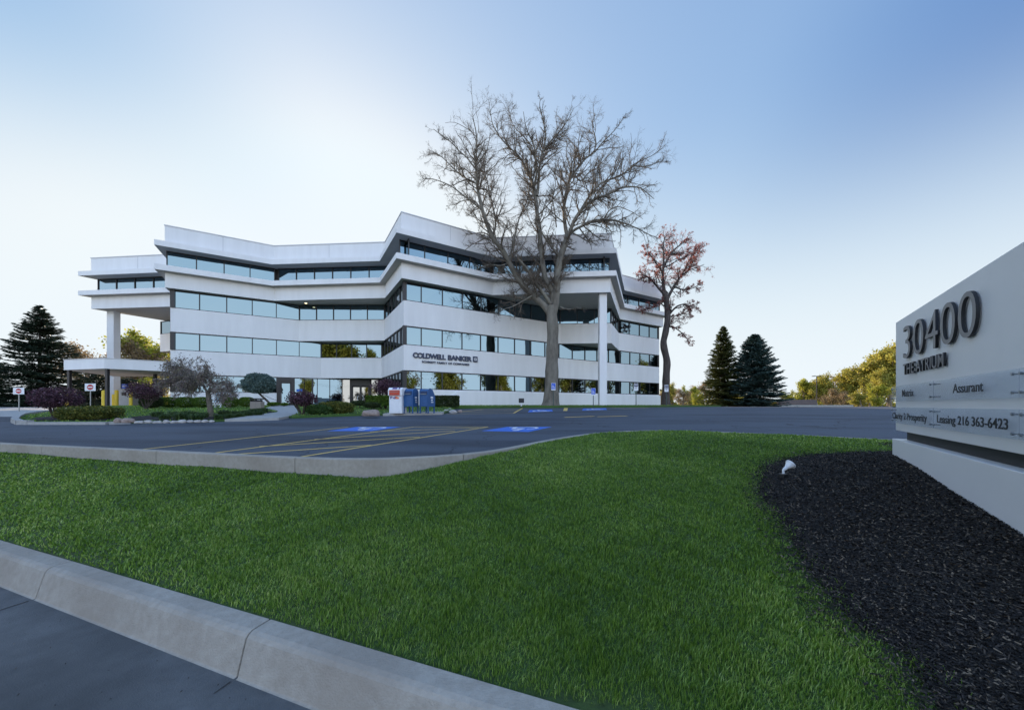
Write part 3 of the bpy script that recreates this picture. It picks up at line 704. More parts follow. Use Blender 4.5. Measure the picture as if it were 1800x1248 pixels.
put_text('logo_mark', 'CB', (qq.x - dD.x * .16, qq.y - dD.y * .16, zc + .13), (dD.x, dD.y, 0), .32, .26, .02, M['wall'], office, .02, .8)
# small camera under the band at the right end
m = MB(); c = Rv + nD * .15 + dD * .12; m.box((c.x, c.y, ZB + 2.0), (.2, .2, .2)); m.box((c.x - .1, c.y, ZB + 2.12), (.12, .5, .06)); m.build('wall_camera', M['black'], office)

# ------------------------------------------------------------------ drive-through canopy
cn = thing('drive_through_canopy', (-34, 30, 1.4), 'low flat white canopy over the drive lane at the left end of the building', 'canopy')
c0 = (-33.85, 29.3); c1 = (-38.7, 30.45); c2 = (-31.2, 31.9); c3 = (-37.0, 38.2); c4 = (-42.2, 37.6); c5 = (-33.9, 37)
cp = [c0, (-31.05, 31.75), c5, c4, c1]
m = MB(); m.prism(cp, EYE + 3.03, EYE + 3.86)
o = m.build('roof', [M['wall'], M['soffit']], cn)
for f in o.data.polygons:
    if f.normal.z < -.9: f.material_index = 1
m = MB(); m.prism(poly_offset(cp, .03), EYE + 3.863, EYE + 3.93); m.build('coping', M['coping'], cn)
m = MB(); m.prism([(-37.5, 33.5), (-35.0, 34.5), (-36.5, 36.5), (-39.5, 35.5)], EYE + 3.93, EYE + 4.35); m.build('roof_hatch', M['core'], cn)
for x, y in ((c0[0] - .05, c0[1] + .25), (c1[0] + .25, c1[1] + .2), (-34.9, 34.5)):
    m = MB(); m.box((x, y, (EYE + 3.03 + 1.2) / 2), (.2, .2, EYE + 3.03 - 1.2)); m.build('post', M['dark'], cn)
#@@END_BUILDING@@
#@@OBJECTS@@
# ------------------------------------------------------------------ monument sign at the right
SA = Vector((-0.585, -0.811, 0)); SNn = Vector((-0.811, 0.585, 0)); SE = Vector((6.66, 6.12, 0))   # along the face towards the viewer, face normal, far end
sg = thing('monument_sign', (SE.x, SE.y, 0.6), 'large white monument sign with big grey 30400 numerals standing in the mulch bed', 'sign')
def sp(s, z, off=0.0): q = SE + SA * s + SNn * off; return Vector((q.x, q.y, EYE + z))
rzS = math.atan2(SA.y, SA.x)
def sbox(m, s0, s1, z0, z1, o0, o1, mi=0):
    a = sp((s0 + s1) / 2, (z0 + z1) / 2, (o0 + o1) / 2); m.box(a, (abs(s1 - s0), abs(o1 - o0), z1 - z0), rzS, mi)
m = MB(); sbox(m, 0, 5.4, -.433, 1.427, -.42, 0); m.build('board', M['sign_white'], sg, bevel=.006)
m = MB(); sbox(m, .15, 5.25, -.60, -.44, -.36, -.10); m.build('recess', M['black'], sg)
m = MB(); sbox(m, -.04, 5.44, -1.5, -.582, -.46, .035); m.build('base', M['sign_white'], sg, bevel=.006)
M['numeral'] = principled('grey_numeral_face', (.24, .235, .24), .45, .3)[0]; M['numeral_side'] = principled('black_letter', (.018, .018, .02), .5)[0]
def sign_text(name, body, s0, s1, z, h, ext, off, mat, bold, space=1.0):
    o = sp(s0, z, off); return put_text(name, body, o, SA, s1 - s0, h, ext, mat, sg, bold, space)
def face_sides(o):
    o.data.materials.append(M['numeral_side'])
    for p in o.data.polygons:
        if abs(p.normal.z) < .7: p.material_index = 1
o = sign_text('number', '30400', .60, 3.03, .743, .525, .030, .030, M['numeral'], -.010, 1.0); face_sides(o)
for wd, dx, ww in words_layout('THE ATRIUM', 1.60, .004):
    o = sign_text('name_lettering', wd, .58 + dx, .58 + dx + ww, .484, .18, .026, .028, M['numeral'], .004, 1.0); face_sides(o)
acr = bpy.data.materials.new('clear_acrylic'); acr.use_nodes = True; t_ = acr.node_tree
pb = t_.nodes['Principled BSDF']; pb.inputs['Base Color'].default_value = (.72, .75, .80, 1); pb.inputs['Roughness'].default_value = .12
tr = t_.nodes.new('ShaderNodeBsdfTransparent'); tr.inputs[0].default_value = (.93, .95, .97, 1); mx = t_.nodes.new('ShaderNodeMixShader'); mx.inputs[0].default_value = .80
t_.links.new(pb.outputs[0], mx.inputs[1]); t_.links.new(tr.outputs[0], mx.inputs[2]); t_.links.new(mx.outputs[0], t_.nodes['Material Output'].inputs[0])
PN = [(0.0, 1.865, .065, .318, 'Matrix', .60, 1.14, .135, .115), (1.885, 3.80, .065, .318, 'Assurant', 2.50, 3.21, .14, .112),
      (0.0, 1.865, -.30, -.036, 'Clarity 2 Prosperity', .07, 1.67, -.228, .11), (1.885, 3.80, -.30, -.036, 'Leasing 216 363-6423', 2.03, 3.66, -.222, .105),
      (3.82, 5.38, .065, .318, None, 0, 0, 0, 0), (3.82, 5.38, -.30, -.036, None, 0, 0, 0, 0)]
for s0, s1, z0, z1, tx, a, b, zb, h in PN:
    m = MB(); sbox(m, s0, s1, z0, z1, .040, .050); pn = m.build('tenant_panel', acr, sg)
    if tx:
        for wd, dx, ww in words_layout(tx, b - a, .010):
            me = text_mesh(wd, ww, h, .003, .010, 1.0); me.materials.clear(); me.materials.append(M['black']); ob = bpy.data.objects.new('panel_lettering', me); COL.objects.link(ob)
            ob.parent = pn; mw = Matrix((SA, Vector((0, 0, 1)), SNn)).transposed().to_4x4(); q = sp(a + dx, zb, .054); mw.translation = q - sg.location; ob.matrix_local = mw
    for s in (s0 + .05, s1 - .055):
        for z in (z0 + .045, z1 - .045):
            m = MB(); q = sp(s, z, .0); m.cyl(q, .007, .052, 10, 0, axis=SNn); q2 = sp(s, z, .052); m.cyl(q2, .014, .014, 12, 0, axis=SNn); m.build('standoff', M['metal'], pn)

# ------------------------------------------------------------------ floodlight in the mulch
fp = onplane(1377, 841, 0, lawnz)
fl = thing('garden_floodlight', fp, 'white cone floodlight on a black box at the edge of the mulch bed', 'floodlight')
m = MB(); m.box((fp.x, fp.y, fp.z + .035), (.10, .08, .075), .3); m.build('junction_box', M['black'], fl, bevel=.008)
ax = Vector((.80, .10, .58)).normalized(); b0 = Vector((fp.x + .0, fp.y, fp.z + .07))
m = MB(); m.tube([b0, b0 + Vector((.0, 0, .05)), b0 + Vector((.02, .0, .08))], .016, 8); m.build('knuckle', M['white_metal'], fl)
m = MB(); c = b0 + Vector((.01, 0, .06)); m.cyl(c, .022, .045, 16, 0, .022, ax); m.cyl(c + ax * .045, .024, .075, 20, 0, .06, ax); m.cyl(c + ax * .12, .068, .016, 20, 0, .068, ax)
m.build('lamp_head', M['white_metal'], fl); m = MB(); m.cyl(c + ax * .136, .058, .004, 20, 0, .058, ax); m.build('lens', M['glass'], fl)

# ------------------------------------------------------------------ trees
def tubes(Pn, Rn, sides):
    n, k, _ = Pn.shape
    T = np.gradient(Pn, axis=1); T /= np.maximum(np.linalg.norm(T, axis=2, keepdims=True), 1e-9)
    ref = RNG.normal(size=(n, 1, 3)); A = np.cross(T, ref); A /= np.maximum(np.linalg.norm(A, axis=2, keepdims=True), 1e-9); B = np.cross(T, A)
    th = np.arange(sides) * 2 * np.pi / sides
    V = Pn[:, :, None, :] + (A[:, :, None, :] * np.cos(th)[None, None, :, None] + B[:, :, None, :] * np.sin(th)[None, None, :, None]) * Rn[:, :, None, None]
    idx = np.arange(n * k * sides).reshape(n, k, sides); nx_ = np.roll(idx, -1, 2)
    Fq = np.stack([idx[:, :-1], nx_[:, :-1], nx_[:, 1:], idx[:, 1:]], -1).reshape(-1, 4)
    return V.reshape(-1, 3), Fq
class Acc:
    def __init__(s): s.v = []; s.f = []; s.n = 0
    def add(s, v, f): s.v.append(v); s.f.append(f + s.n); s.n += len(v)
    def get(s): return np.concatenate(s.v), np.concatenate(s.f)
def grow(p, d, L, k, wig, up):
    n = len(p); out = [p]; dd = unit(d); dirs = [dd]
    for i in range(k - 1):
        dd = unit(dd + RNG.normal(size=(n, 3)) * wig + np.array([0, 0, up])); p = p + dd * (L / (k - 1))[:, None]; out.append(p); dirs.append(dd)
    return np.stack(out, 1), np.stack(dirs, 1)
def kids(Pn, Dn, L, Rn, cnt, tmin, ang, lr, rr=.6, tmax=1.0):
    n, k, _ = Pn.shape; bi = np.repeat(np.arange(n), cnt); t = RNG.uniform(tmin, tmax, len(bi)) * (k - 1); i0 = np.minimum(t.astype(int), k - 2); fr = (t - i0)[:, None]
    p = Pn[bi, i0] * (1 - fr) + Pn[bi, i0 + 1] * fr; d = Dn[bi, i0]; r = Rn[bi, i0] * (1 - fr[:, 0]) + Rn[bi, i0 + 1] * fr[:, 0]
    side = unit(np.cross(d, RNG.normal(size=d.shape))); a = RNG.uniform(ang[0], ang[1], len(bi))[:, None]
    nd = d * np.cos(a) + side * np.sin(a)
    nl = L[bi] * lr * RNG.uniform(.6, 1.25, len(bi)) * (1 - .5 * t / (k - 1))
    return p, nd, nl, r * rr
def traced(limbs, Y, sc):
    """limbs: list of (pixel polyline, start width px, end width px, depth drift); returns smooth 3-D polylines"""
    out = []
    for pts, w0, w1, dep in limbs:
        n = len(pts); K = 4 * (n - 1) + 1; xs = np.interp(np.linspace(0, n - 1, K), range(n), [p[0] for p in pts]); ys = np.interp(np.linspace(0, n - 1, K), range(n), [p[1] for p in pts])
        for _ in range(2): xs[1:-1] = (xs[:-2] + 2 * xs[1:-1] + xs[2:]) / 4; ys[1:-1] = (ys[:-2] + 2 * ys[1:-1] + ys[2:]) / 4
        t = np.linspace(0, 1, K); d0, d1 = dep; Yd = Y + d0 + (d1 - d0) * t + .12 * np.sin(t * 7 + len(out)) * (d1 != 0)
        X = (xs - CX) / F * Yd; Z = EYE + (HY - ys) / F * Yd
        rad = np.interp(t, [0, 1], [w0, w1]) / 2 * Y / F
        out.append((np.stack([X, Yd, Z], 1), rad))
    return out
def tree_from(name, limbs, Y, base, label, bark, twig_levels, leaf=None, group=None, extra=None, lsize=None, trunk_flare=True, twig=None):
    t = thing(name, base, label, 'tree', group)
    tr = traced(limbs, Y, 1); A = Acc()
    for i, (pp, rad) in enumerate(tr):
        if i == 0 and trunk_flare:
            zz = pp[:, 2] - base[2]; rad = rad * (1 + .40 * np.exp(-np.maximum(zz, 0) / .45)) * (1 + .05 * np.sin(pp[:, 2] * 3.1))
        v, f = tubes(pp[None], rad[None], 14 if rad[0] > .12 else 7); A.add(v, f)
    np_mesh('trunk', *A.get(), bark, t).data.polygons.foreach_set('use_smooth', [True] * len(A.get()[1]))
    B = Acc(); tips = []
    for i, (pp, rad) in enumerate(tr):
        if i == 0: continue
        L = np.array([np.linalg.norm(np.diff(pp, axis=0), axis=1).sum()])
        D = np.gradient(pp, axis=0); D = unit(D); cur = (pp[None], D[None], L, rad[None]); first = True
        for (den, tmin, ang, lr, k, wig, up, sides, rmin, lmax) in twig_levels:
            cnt = max(1, int(round(den * L[0]))) if first else int(den)
            p, d, nl, r = kids(cur[0], cur[1], cur[2], cur[3], cnt, tmin, ang, lr)
            nl = np.minimum(nl, lmax); r = np.clip(r, rmin, .06 if first else .03)
            Pn, Dn = grow(p, d, nl, k, wig, up); Rn = r[:, None] * np.linspace(1, .35, k)[None]
            v, f = tubes(Pn, Rn, sides); B.add(v, f); cur = (Pn, Dn, nl, Rn); first = False
        tips.append(cur[0].reshape(-1, 3))
    np_mesh('branches', *B.get(), twig or bark, t)
    if leaf is not None:
        tp = np.concatenate(tips); keep = RNG.random(len(tp)) < leaf[1]; tp = tp[keep] + RNG.normal(size=(keep.sum(), 3)) * .05
        v, f = leaf_quads(tp, RNG.uniform(leaf[2], leaf[3], len(tp)), up=np.array([0, 0, -.5]))
        np_mesh('foliage', v, f, leaf[0], t, rnd=RNG.random(len(f)))
    return t
BIG = [([(968, 716), (969, 700), (970, 675), (970, 645), (971, 610), (972, 580), (970, 555), (969, 538)], 25.80, 17.60, (0, 0)),
 ([(969, 556), (958, 538), (941, 525), (915, 498), (898, 468), (884, 440), (869, 423), (856, 395), (848, 371), (841, 340), (838, 323), (837, 296), (837, 268), (838, 226), (831, 192)], 12.28, 1.20, (0, -1.5)),
 ([(848, 371), (841, 364), (826, 352), (814, 344), (800, 332), (786, 323), (762, 313), (742, 312)], 3.61, 0.80, (-1, -2)),
 ([(838, 323), (821, 314), (803, 299), (790, 285), (779, 272), (765, 262), (752, 256)], 2.89, 0.80, (-1.2, .5)),
 ([(837, 296), (820, 270), (806, 258), (796, 244), (778, 230), (762, 216)], 2.53, 0.80, (-1.3, -3)),
 ([(866, 418), (872, 395), (868, 370), (862, 345), (856, 318), (851, 295), (855, 270), (850, 245)], 3.61, 0.80, (-.6, 2)),
 ([(848, 371), (835, 352), (815, 352), (800, 360), (785, 362)], 2.17, 0.64, (-1, 1)),
 ([(893, 462), (900, 440), (905, 415), (913, 381), (920, 368), (927, 352), (932, 330)], 4.33, 0.80, (0, 2.5)),
 ([(972, 545), (972, 520), (966, 502), (958, 490), (953, 460), (950, 425), (948, 400), (944, 375), (942, 350), (938, 330), (933, 312), (926, 296)], 10.84, 4.80, (0, .6)),
 ([(926, 296), (918, 278), (908, 264), (899, 256), (885, 240), (875, 226), (866, 208), (862, 185), (860, 165)], 3.97, 0.80, (.6, 1.5)),
 ([(938, 330), (944, 304), (942, 286), (941, 268), (939, 247), (930, 228), (924, 212), (920, 182)], 4.33, 0.80, (.5, -1.5)),
 ([(944, 345), (947, 318), (948, 290), (951, 270), (956, 255), (966, 242), (976, 230), (990, 212), (1000, 195), (1008, 176)], 5.06, 0.80, (.5, 2.5)),
 ([(939, 262), (930, 240), (905, 215), (895, 190), (892, 168)], 2.17, 0.64, (.2, 3)),
 ([(956, 255), (960, 225), (955, 200), (948, 170), (950, 156)], 2.53, 0.64, (1, -2)),
 ([(973, 550), (978, 515), (980, 480), (984, 455), (992, 432), (998, 414)], 13.73, 9.60, (0, .2)),
 ([(998, 418), (994, 402), (992, 385), (991, 362), (996, 335), (1000, 318), (1007, 304), (1020, 285), (1030, 272), (1045, 262), (1048, 235), (1040, 210), (1046, 185)], 7.22, 0.80, (.2, 2)),
 ([(1045, 262), (1060, 240), (1075, 225), (1090, 205), (1100, 186)], 2.17, 0.64, (1.8, 0)),
 ([(998, 418), (1004, 402), (1008, 390), (1020, 371), (1034, 357), (1050, 348), (1065, 344), (1078, 337), (1090, 330), (1110, 328), (1126, 330), (1138, 340), (1150, 350)], 7.22, 0.80, (.2, -1.5)),
 ([(1022, 368), (1034, 348), (1045, 333), (1055, 322), (1070, 315), (1093, 306), (1104, 296), (1113, 285), (1130, 276), (1150, 266), (1166, 252)], 4.33, 0.72, (0, 1.5)),
 ([(1113, 287), (1128, 290), (1145, 286), (1165, 278), (1178, 280)], 2.17, 0.64, (1, 2)),
 ([(1010, 305), (1020, 320), (1035, 300), (1050, 292), (1060, 278), (1075, 262), (1080, 240)], 2.53, 0.64, (1, 3)),
 ([(1000, 414), (1010, 404), (1022, 398), (1041, 388), (1060, 387), (1079, 387), (1095, 392), (1107, 396), (1125, 404), (1141, 413), (1160, 420)], 5.06, 0.80, (.2, -3)),
 ([(1060, 387), (1070, 370), (1085, 362), (1110, 372), (1130, 385)], 2.17, 0.64, (-1, -3)),
 ([(1006, 410), (1018, 415), (1031, 424), (1045, 424), (1058, 420), (1075, 424)], 2.89, 0.64, (0, -2)),
 ([(968, 535), (955, 515), (941, 499), (932, 482), (922, 468), (912, 456)], 6.50, 3.20, (0, -1.5)),
 ([(984, 455), (974, 440), (962, 425), (950, 405), (940, 386)], 4.33, 2.00, (0, -1)),
 ([(978, 400), (975, 370), (970, 345), (978, 325), (972, 300), (985, 280)], 2.17, 0.64, (.5, -2)),
 ([(895, 462), (880, 468), (862, 465), (845, 470), (830, 465)], 2.17, 0.64, (-.5, -2)),
 ([(935, 520), (918, 530), (900, 540), (880, 545), (865, 550)], 2.53, 0.56, (-.5, -2.5)),
 ([(985, 540), (1000, 545), (1015, 540), (1030, 545)], 2.17, 0.48, (0, -1)),
 ([(940, 498), (925, 500), (905, 515), (890, 518)], 2.17, 0.56, (-.5, 1.5)),
 ([(953, 455), (930, 450), (915, 430), (900, 425)], 1.81, 0.56, (0, 1.5))]
BIG = [([(x, y if y > 330 else 330 - (330 - y) * .90) for x, y in pts], a, b, d) for pts, a, b, d in BIG]
tb_ = P(968, 712, 31.5); tb_.z = float(rearz(tb_.x, tb_.y))
TW = [(3.5, .08, (.5, 1.15), .34, 8, .20, .045, 4, .008, 2.9), (9, .10, (.45, 1.1), .46, 6, .22, .05, 3, .0048, 1.4), (8, .12, (.4, 1.1), .62, 4, .22, .05, 3, .0036, .8)]
M['twig'] = noisy('brown_twigs', (.085, .066, .05), (.17, .135, .10), 2.5, .85, coord='Position')
tree_from('sycamore_tree', BIG, 31.5, tb_, 'tall bare grey tree with spreading limbs in front of the building', M['bark'], TW, twig=M['twig'])
RED = [([(1171, 716), (1170, 700), (1171, 660), (1173, 635), (1167, 612), (1166, 600), (1170, 585), (1174, 558), (1172, 531), (1168, 514)], 13, 9, (0, 0)),
 ([(1168, 516), (1165, 490), (1166, 471), (1167, 449), (1165, 430), (1170, 415)], 6, 1, (0, .5)),
 ([(1175, 555), (1181, 547), (1190, 538), (1203, 534), (1215, 540), (1226, 536)], 4, .8, (0, -1)),
 ([(1172, 530), (1178, 515), (1185, 504), (1192, 492), (1198, 485), (1210, 475), (1223, 471), (1238, 465)], 5.5, .8, (0, 1)),
 ([(1170, 520), (1158, 507), (1148, 495), (1138, 487), (1131, 484), (1124, 478)], 4.5, .8, (0, -1)),
 ([(1166, 471), (1176, 452), (1186, 438), (1193, 433), (1200, 424), (1212, 418)], 3.5, .8, (.3, 1)),
 ([(1166, 480), (1155, 465), (1148, 455), (1140, 446), (1138, 435)], 3.2, .8, (.3, -1)),
 ([(1185, 504), (1200, 510), (1215, 508), (1230, 500)], 3, .8, (0, -1)),
 ([(1168, 580), (1180, 572), (1195, 582), (1205, 592), (1213, 603)], 2.8, .7, (0, -.5)),
 ([(1170, 540), (1160, 532), (1148, 540), (1136, 545), (1128, 540)], 2.5, .7, (0, -1)),
 ([(1198, 485), (1215, 450), (1225, 440), (1235, 445)], 2.5, .7, (.5, 2)),
 ([(1174, 556), (1188, 556), (1200, 552), (1214, 552)], 2.4, .7, (0, 1)),
 ([(1166, 471), (1180, 465), (1195, 455), (1215, 448)], 2.5, .7, (0, -1.5))]
M['red_leaf'] = leafy('red_bud_leaves', [(.12, .04, .035), (.34, .10, .08), (.48, .17, .14), (.20, .09, .06)], trans=.55)
rb_ = P(1171, 712, 43.3); rb_.z = float(rearz(rb_.x, rb_.y))
TWR = [(3.4, .08, (.5, 1.1), .42, 6, .22, .03, 4, .011, 2.3), (7, .12, (.5, 1.1), .52, 5, .25, .03, 3, .006, 1.2), (6, .2, (.5, 1.1), .6, 4, .25, .02, 3, .0045, .6)]
tree_from('red_budded_tree', RED, 43.3, rb_, 'slender dark tree with red buds at the right end of the building', M['bark_dark'], TWR, (M['red_leaf'], .8, .03, .085))

def spruce(name, loc, H, Rm, label, mat, dens=1.0, group=None, shape=.85, base=.02, droop=-.18, qs=1.0, top=1.0):
    t = thing(name, loc, label, 'tree', group)
    A = Acc(); k = 8; zz = np.linspace(0, H * .97, k); v, f = tubes(np.stack([np.full(k, loc[0]) + .0, np.full(k, loc[1]), loc[2] + zz], 1)[None], (np.linspace(.022 * H, .01, k))[None], 8); A.add(v, f)
    np_mesh('trunk', *A.get(), M['bark_dark'], t)
    nb_ = int(40 * H * dens); h = base + (1 - base) * RNG.random(nb_) ** 1.15; h = h + RNG.normal(size=nb_) * .006; h = np.clip(h, base, .995)
    az = RNG.uniform(0, 2 * np.pi, nb_); L = Rm * ((1 - h) ** shape) * RNG.uniform(.74, 1.05, nb_) * (.88 + .12 * np.sin(h * H * 8.5 + np.sin(az * 3) * 1.5)) + .10
    n, kk = nb_, 7
    ss = np.linspace(0.05, 1, kk)[None]
    ca, sa = np.cos(az)[:, None], np.sin(az)[:, None]
    rise = (h[:, None] * .55 - .22 + droop) * ss * L[:, None] + .20 * L[:, None] * ss ** 3
    Pn = np.stack([loc[0] + ca * ss * L[:, None], loc[1] + sa * ss * L[:, None], loc[2] + h[:, None] * H + rise], -1)
    Bk = Acc(); v, f = tubes(Pn, .018 * (1 - ss * .8) * np.ones((n, 1)), 3); Bk.add(v, f); np_mesh('branches', *Bk.get(), M['bark_dark'], t)
    # sprays of needles either side of each branch
    ns = np.maximum(8, (L * 44 * qs).astype(int)); bi = np.repeat(np.arange(n), ns); u = RNG.random(len(bi)) ** .7
    i0 = np.minimum((u * (kk - 1)).astype(int), kk - 2); fr = (u * (kk - 1) - i0)[:, None]; c = Pn[bi, i0] * (1 - fr) + Pn[bi, i0 + 1] * fr
    out = np.stack([np.cos(az[bi]), np.sin(az[bi]), np.zeros(len(bi))], 1); lat = np.stack([-out[:, 1], out[:, 0], out[:, 2]], 1)
    sgn = RNG.choice([-1, 1], len(bi))[:, None] * RNG.uniform(.0, 1.0, (len(bi), 1)); w = (.42 * (1.15 - u) * np.minimum(1, L[bi] / 2.2) + .05)[:, None]
    d = unit(out * RNG.uniform(.5, 1.0, (len(bi), 1)) + lat * sgn + np.array([0, 0, 1]) * RNG.normal(-.10, .22, (len(bi), 1)))
    c = c + lat * sgn * w * 1.5 + RNG.normal(size=c.shape) * .03; ln = RNG.uniform(.14, .36, (len(bi), 1)) / qs ** .3
    e = unit(np.cross(d, RNG.normal(size=d.shape) * .5 + np.array([0, 0, 1.0]))); wd = RNG.uniform(.025, .055, (len(bi), 1)) / qs ** .3
    v = np.stack([c - d * ln * .5, c + e * wd, c + d * ln * .6, c - e * wd], 1).reshape(-1, 3)
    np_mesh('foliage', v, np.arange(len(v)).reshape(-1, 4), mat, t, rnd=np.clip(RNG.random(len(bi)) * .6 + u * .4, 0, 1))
    return t
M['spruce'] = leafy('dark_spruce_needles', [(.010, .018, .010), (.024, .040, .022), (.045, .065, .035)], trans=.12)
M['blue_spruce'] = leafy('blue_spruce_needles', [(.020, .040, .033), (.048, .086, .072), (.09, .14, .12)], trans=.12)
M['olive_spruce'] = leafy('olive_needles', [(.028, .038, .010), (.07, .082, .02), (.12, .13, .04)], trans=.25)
def atg(x, Y, fn=rearz): X = (x - CX) / F * Y; return Vector((X, Y, float(fn(X, Y))))
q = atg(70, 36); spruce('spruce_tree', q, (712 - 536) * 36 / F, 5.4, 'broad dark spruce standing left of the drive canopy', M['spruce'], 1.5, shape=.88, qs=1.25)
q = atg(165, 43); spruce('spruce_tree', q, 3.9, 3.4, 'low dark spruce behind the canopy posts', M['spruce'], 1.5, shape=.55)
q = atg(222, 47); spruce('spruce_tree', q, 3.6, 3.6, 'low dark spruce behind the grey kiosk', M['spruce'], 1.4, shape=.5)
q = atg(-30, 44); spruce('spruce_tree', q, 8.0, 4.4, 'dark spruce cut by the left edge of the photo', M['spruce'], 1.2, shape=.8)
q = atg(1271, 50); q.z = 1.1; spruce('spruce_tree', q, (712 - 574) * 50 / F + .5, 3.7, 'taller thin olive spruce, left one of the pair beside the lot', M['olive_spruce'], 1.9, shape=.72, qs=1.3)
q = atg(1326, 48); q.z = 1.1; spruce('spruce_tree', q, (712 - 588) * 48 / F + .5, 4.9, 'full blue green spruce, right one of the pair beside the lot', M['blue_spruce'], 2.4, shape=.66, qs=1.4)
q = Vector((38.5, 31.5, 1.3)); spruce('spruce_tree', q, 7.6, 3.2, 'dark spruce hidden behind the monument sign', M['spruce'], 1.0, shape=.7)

# deciduous trees just coming into leaf: prototypes then copies
def leafy_tree(name, H, W, mat, nleaf, lsz, label, group, seed=1, bare=.0, trunk_h=.2, bark=None):
    t = thing(name, (0, 0, 0), label, 'tree', group)
    A = Acc(); p = np.array([[0, 0, -.2]]); Pn, Dn = grow(p, np.array([[0, 0, 1.]]), np.array([H * .55]), 6, .06, .1); Rn = np.linspace(.022 * H, .010 * H, 6)[None]
    v, f = tubes(Pn, Rn, 8); A.add(v, f); bark = bark or M['bark']
    np_mesh('trunk', *A.get(), bark, t)
    B = Acc(); L = np.array([H * .55])
    cur = (Pn, Dn, L, Rn)
    for lv, (cnt, tmin, ang, lr, k, wig, up, sides) in enumerate([(16, trunk_h, (.5, 1.15), W, 6, .14, .12, 5), (6, .15, (.4, .9), .5, 5, .18, .06, 3), (5, .2, (.4, .9), .5, 4, .2, .04, 3)]):
        p, d, nl, r = kids(*cur, cnt, tmin, ang, lr); r = np.clip(r, .012, .10); Pq, Dq = grow(p, d, nl, k, wig, up); Rq = r[:, None] * np.linspace(1, .4, k)[None]
        v, f = tubes(Pq, Rq, sides); B.add(v, f); cur = (Pq, Dq, nl, Rq)
    np_mesh('branches', *B.get(), bark, t)
    tp = cur[0].reshape(-1, 3); c = tp[RNG.integers(0, len(tp), nleaf)] + RNG.normal(size=(nleaf, 3)) * H * .022
    v, f = leaf_quads(c, RNG.uniform(lsz * .5, lsz * 1.2, nleaf))
    np_mesh('foliage', v, f, mat, t, rnd=RNG.random(nleaf))
    return t
def copy_tree(src, loc, rz, s, label=None, sz=None):
    r = src.copy(); COL.objects.link(r); r.location = loc; r.rotation_euler = (0, 0, rz); r.scale = (s, s, sz or s)
    if label: r['label'] = label
    for ch in [c for c in src.children]:
        c = ch.copy(); COL.objects.link(c); c.parent = r
        for gch in ch.children: d = gch.copy(); COL.objects.link(d); d.parent = c
    return r
M['gold_leaf'] = leafy('golden_spring_leaves', [(.24, .19, .035), (.38, .33, .055), (.48, .43, .09), (.28, .30, .06)], trans=.5)
M['lime_leaf'] = leafy('yellow_green_leaves', [(.24, .26, .03), (.36, .36, .05), (.46, .44, .08)], trans=.5)
M['tan_leaf'] = leafy('tan_bud_leaves', [(.20, .14, .08), (.30, .21, .12), (.34, .27, .12)], trans=.4)
GW = 'spring trees beyond the far edge of the lot'
M['bark_warm'] = noisy('warm_bark', (.13, .10, .07), (.26, .20, .14), 5, .9, coord='Position')
protos = [leafy_tree('golden_tree', 10, .62, M['gold_leaf'], 9000, .15, 'golden leafed tree', GW, bark=M['bark_warm']),
          leafy_tree('lime_tree', 9, .66, M['lime_leaf'], 8000, .15, 'lime leafed tree', GW, bark=M['bark_warm'], trunk_h=.1),
          leafy_tree('bare_tan_tree', 10, .62, M['tan_leaf'], 3800, .14, 'tan budding tree', GW, bark=M['bark_warm'])]
far = [  # (px centre, px top, Y, proto, label)
 (1182, 676, 95, 0, 'golden tree seen just right of the red budded tree trunk'), (1210, 680, 88, 1, 'low lime green tree between the red budded tree and the spruces'), (1232, 672, 100, 2, 'tan tree top showing left of the olive spruce'),
 (1200, 684, 80, 2, 'brownish low tree left of the spruce pair'), (1225, 692, 70, 1, 'small bright bush-like tree at the foot of the olive spruce'), (1160, 690, 90, 2, 'thin tree half hidden by the building end'),
 (1384, 688, 100, 1, 'pale small tree right next to the blue green spruce'), (1408, 668, 95, 1, 'rounded yellow green tree behind the brown wall'), (1428, 672, 105, 2, 'tan tree behind the light pole'),
 (1452, 660, 92, 0, 'golden tree just right of the light pole'), (1462, 684, 75, 2, 'low greyish tan tree in front of the golden trees'), (1480, 652, 96, 2, 'tan tree in the middle of the right wood'),
 (1500, 648, 90, 0, 'large golden tree in the middle of the right wood'), (1484, 688, 72, 2, 'low bare brush-like tree by the lot'), (1516, 638, 98, 0, 'tall golden tree left of the sign'), (1530, 632, 86, 0, 'golden tree with dense crown near the sign'),
 (1548, 624, 92, 2, 'tall tan topped tree near the sign edge'), (1562, 618, 84, 0, 'tall golden tree touching the sign edge'), (1535, 676, 66, 1, 'bright lime tree low in front near the sign'), (1566, 650, 70, 0, 'golden tree partly behind the sign'), (1515, 690, 66, 0, 'low golden tree at the lot edge'),
 (1585, 612, 88, 0, 'golden tree hidden behind the sign'), (1610, 606, 80, 0, 'second golden tree hidden behind the sign, taller'),
 (245, 600, 62, 2, 'bare tan tree seen under the overhanging left wing'), (275, 585, 66, 1, 'pale lime tree seen between pillar and left wall'), (150, 606, 60, 2, 'bare pale tree right of the broad spruce'), (210, 655, 66, 0, 'golden low tree behind the canopy roof'), (285, 660, 60, 0, 'golden tree low at the corner behind the canopy'), (258, 668, 56, 1, 'lime tree low behind the canopy posts')]
Hs = [10, 9, 10]; cnt_used = [0, 0, 0]
def tree_top(o):
    z = 0
    for ch in o.children:
        if ch.name.startswith('foliage'): co = np.zeros(len(ch.data.vertices) * 3); ch.data.vertices.foreach_get('co', co); z = np.percentile(co.reshape(-1, 3)[:, 2], 99.3)
    return float(z)
tops = [tree_top(o) for o in protos]
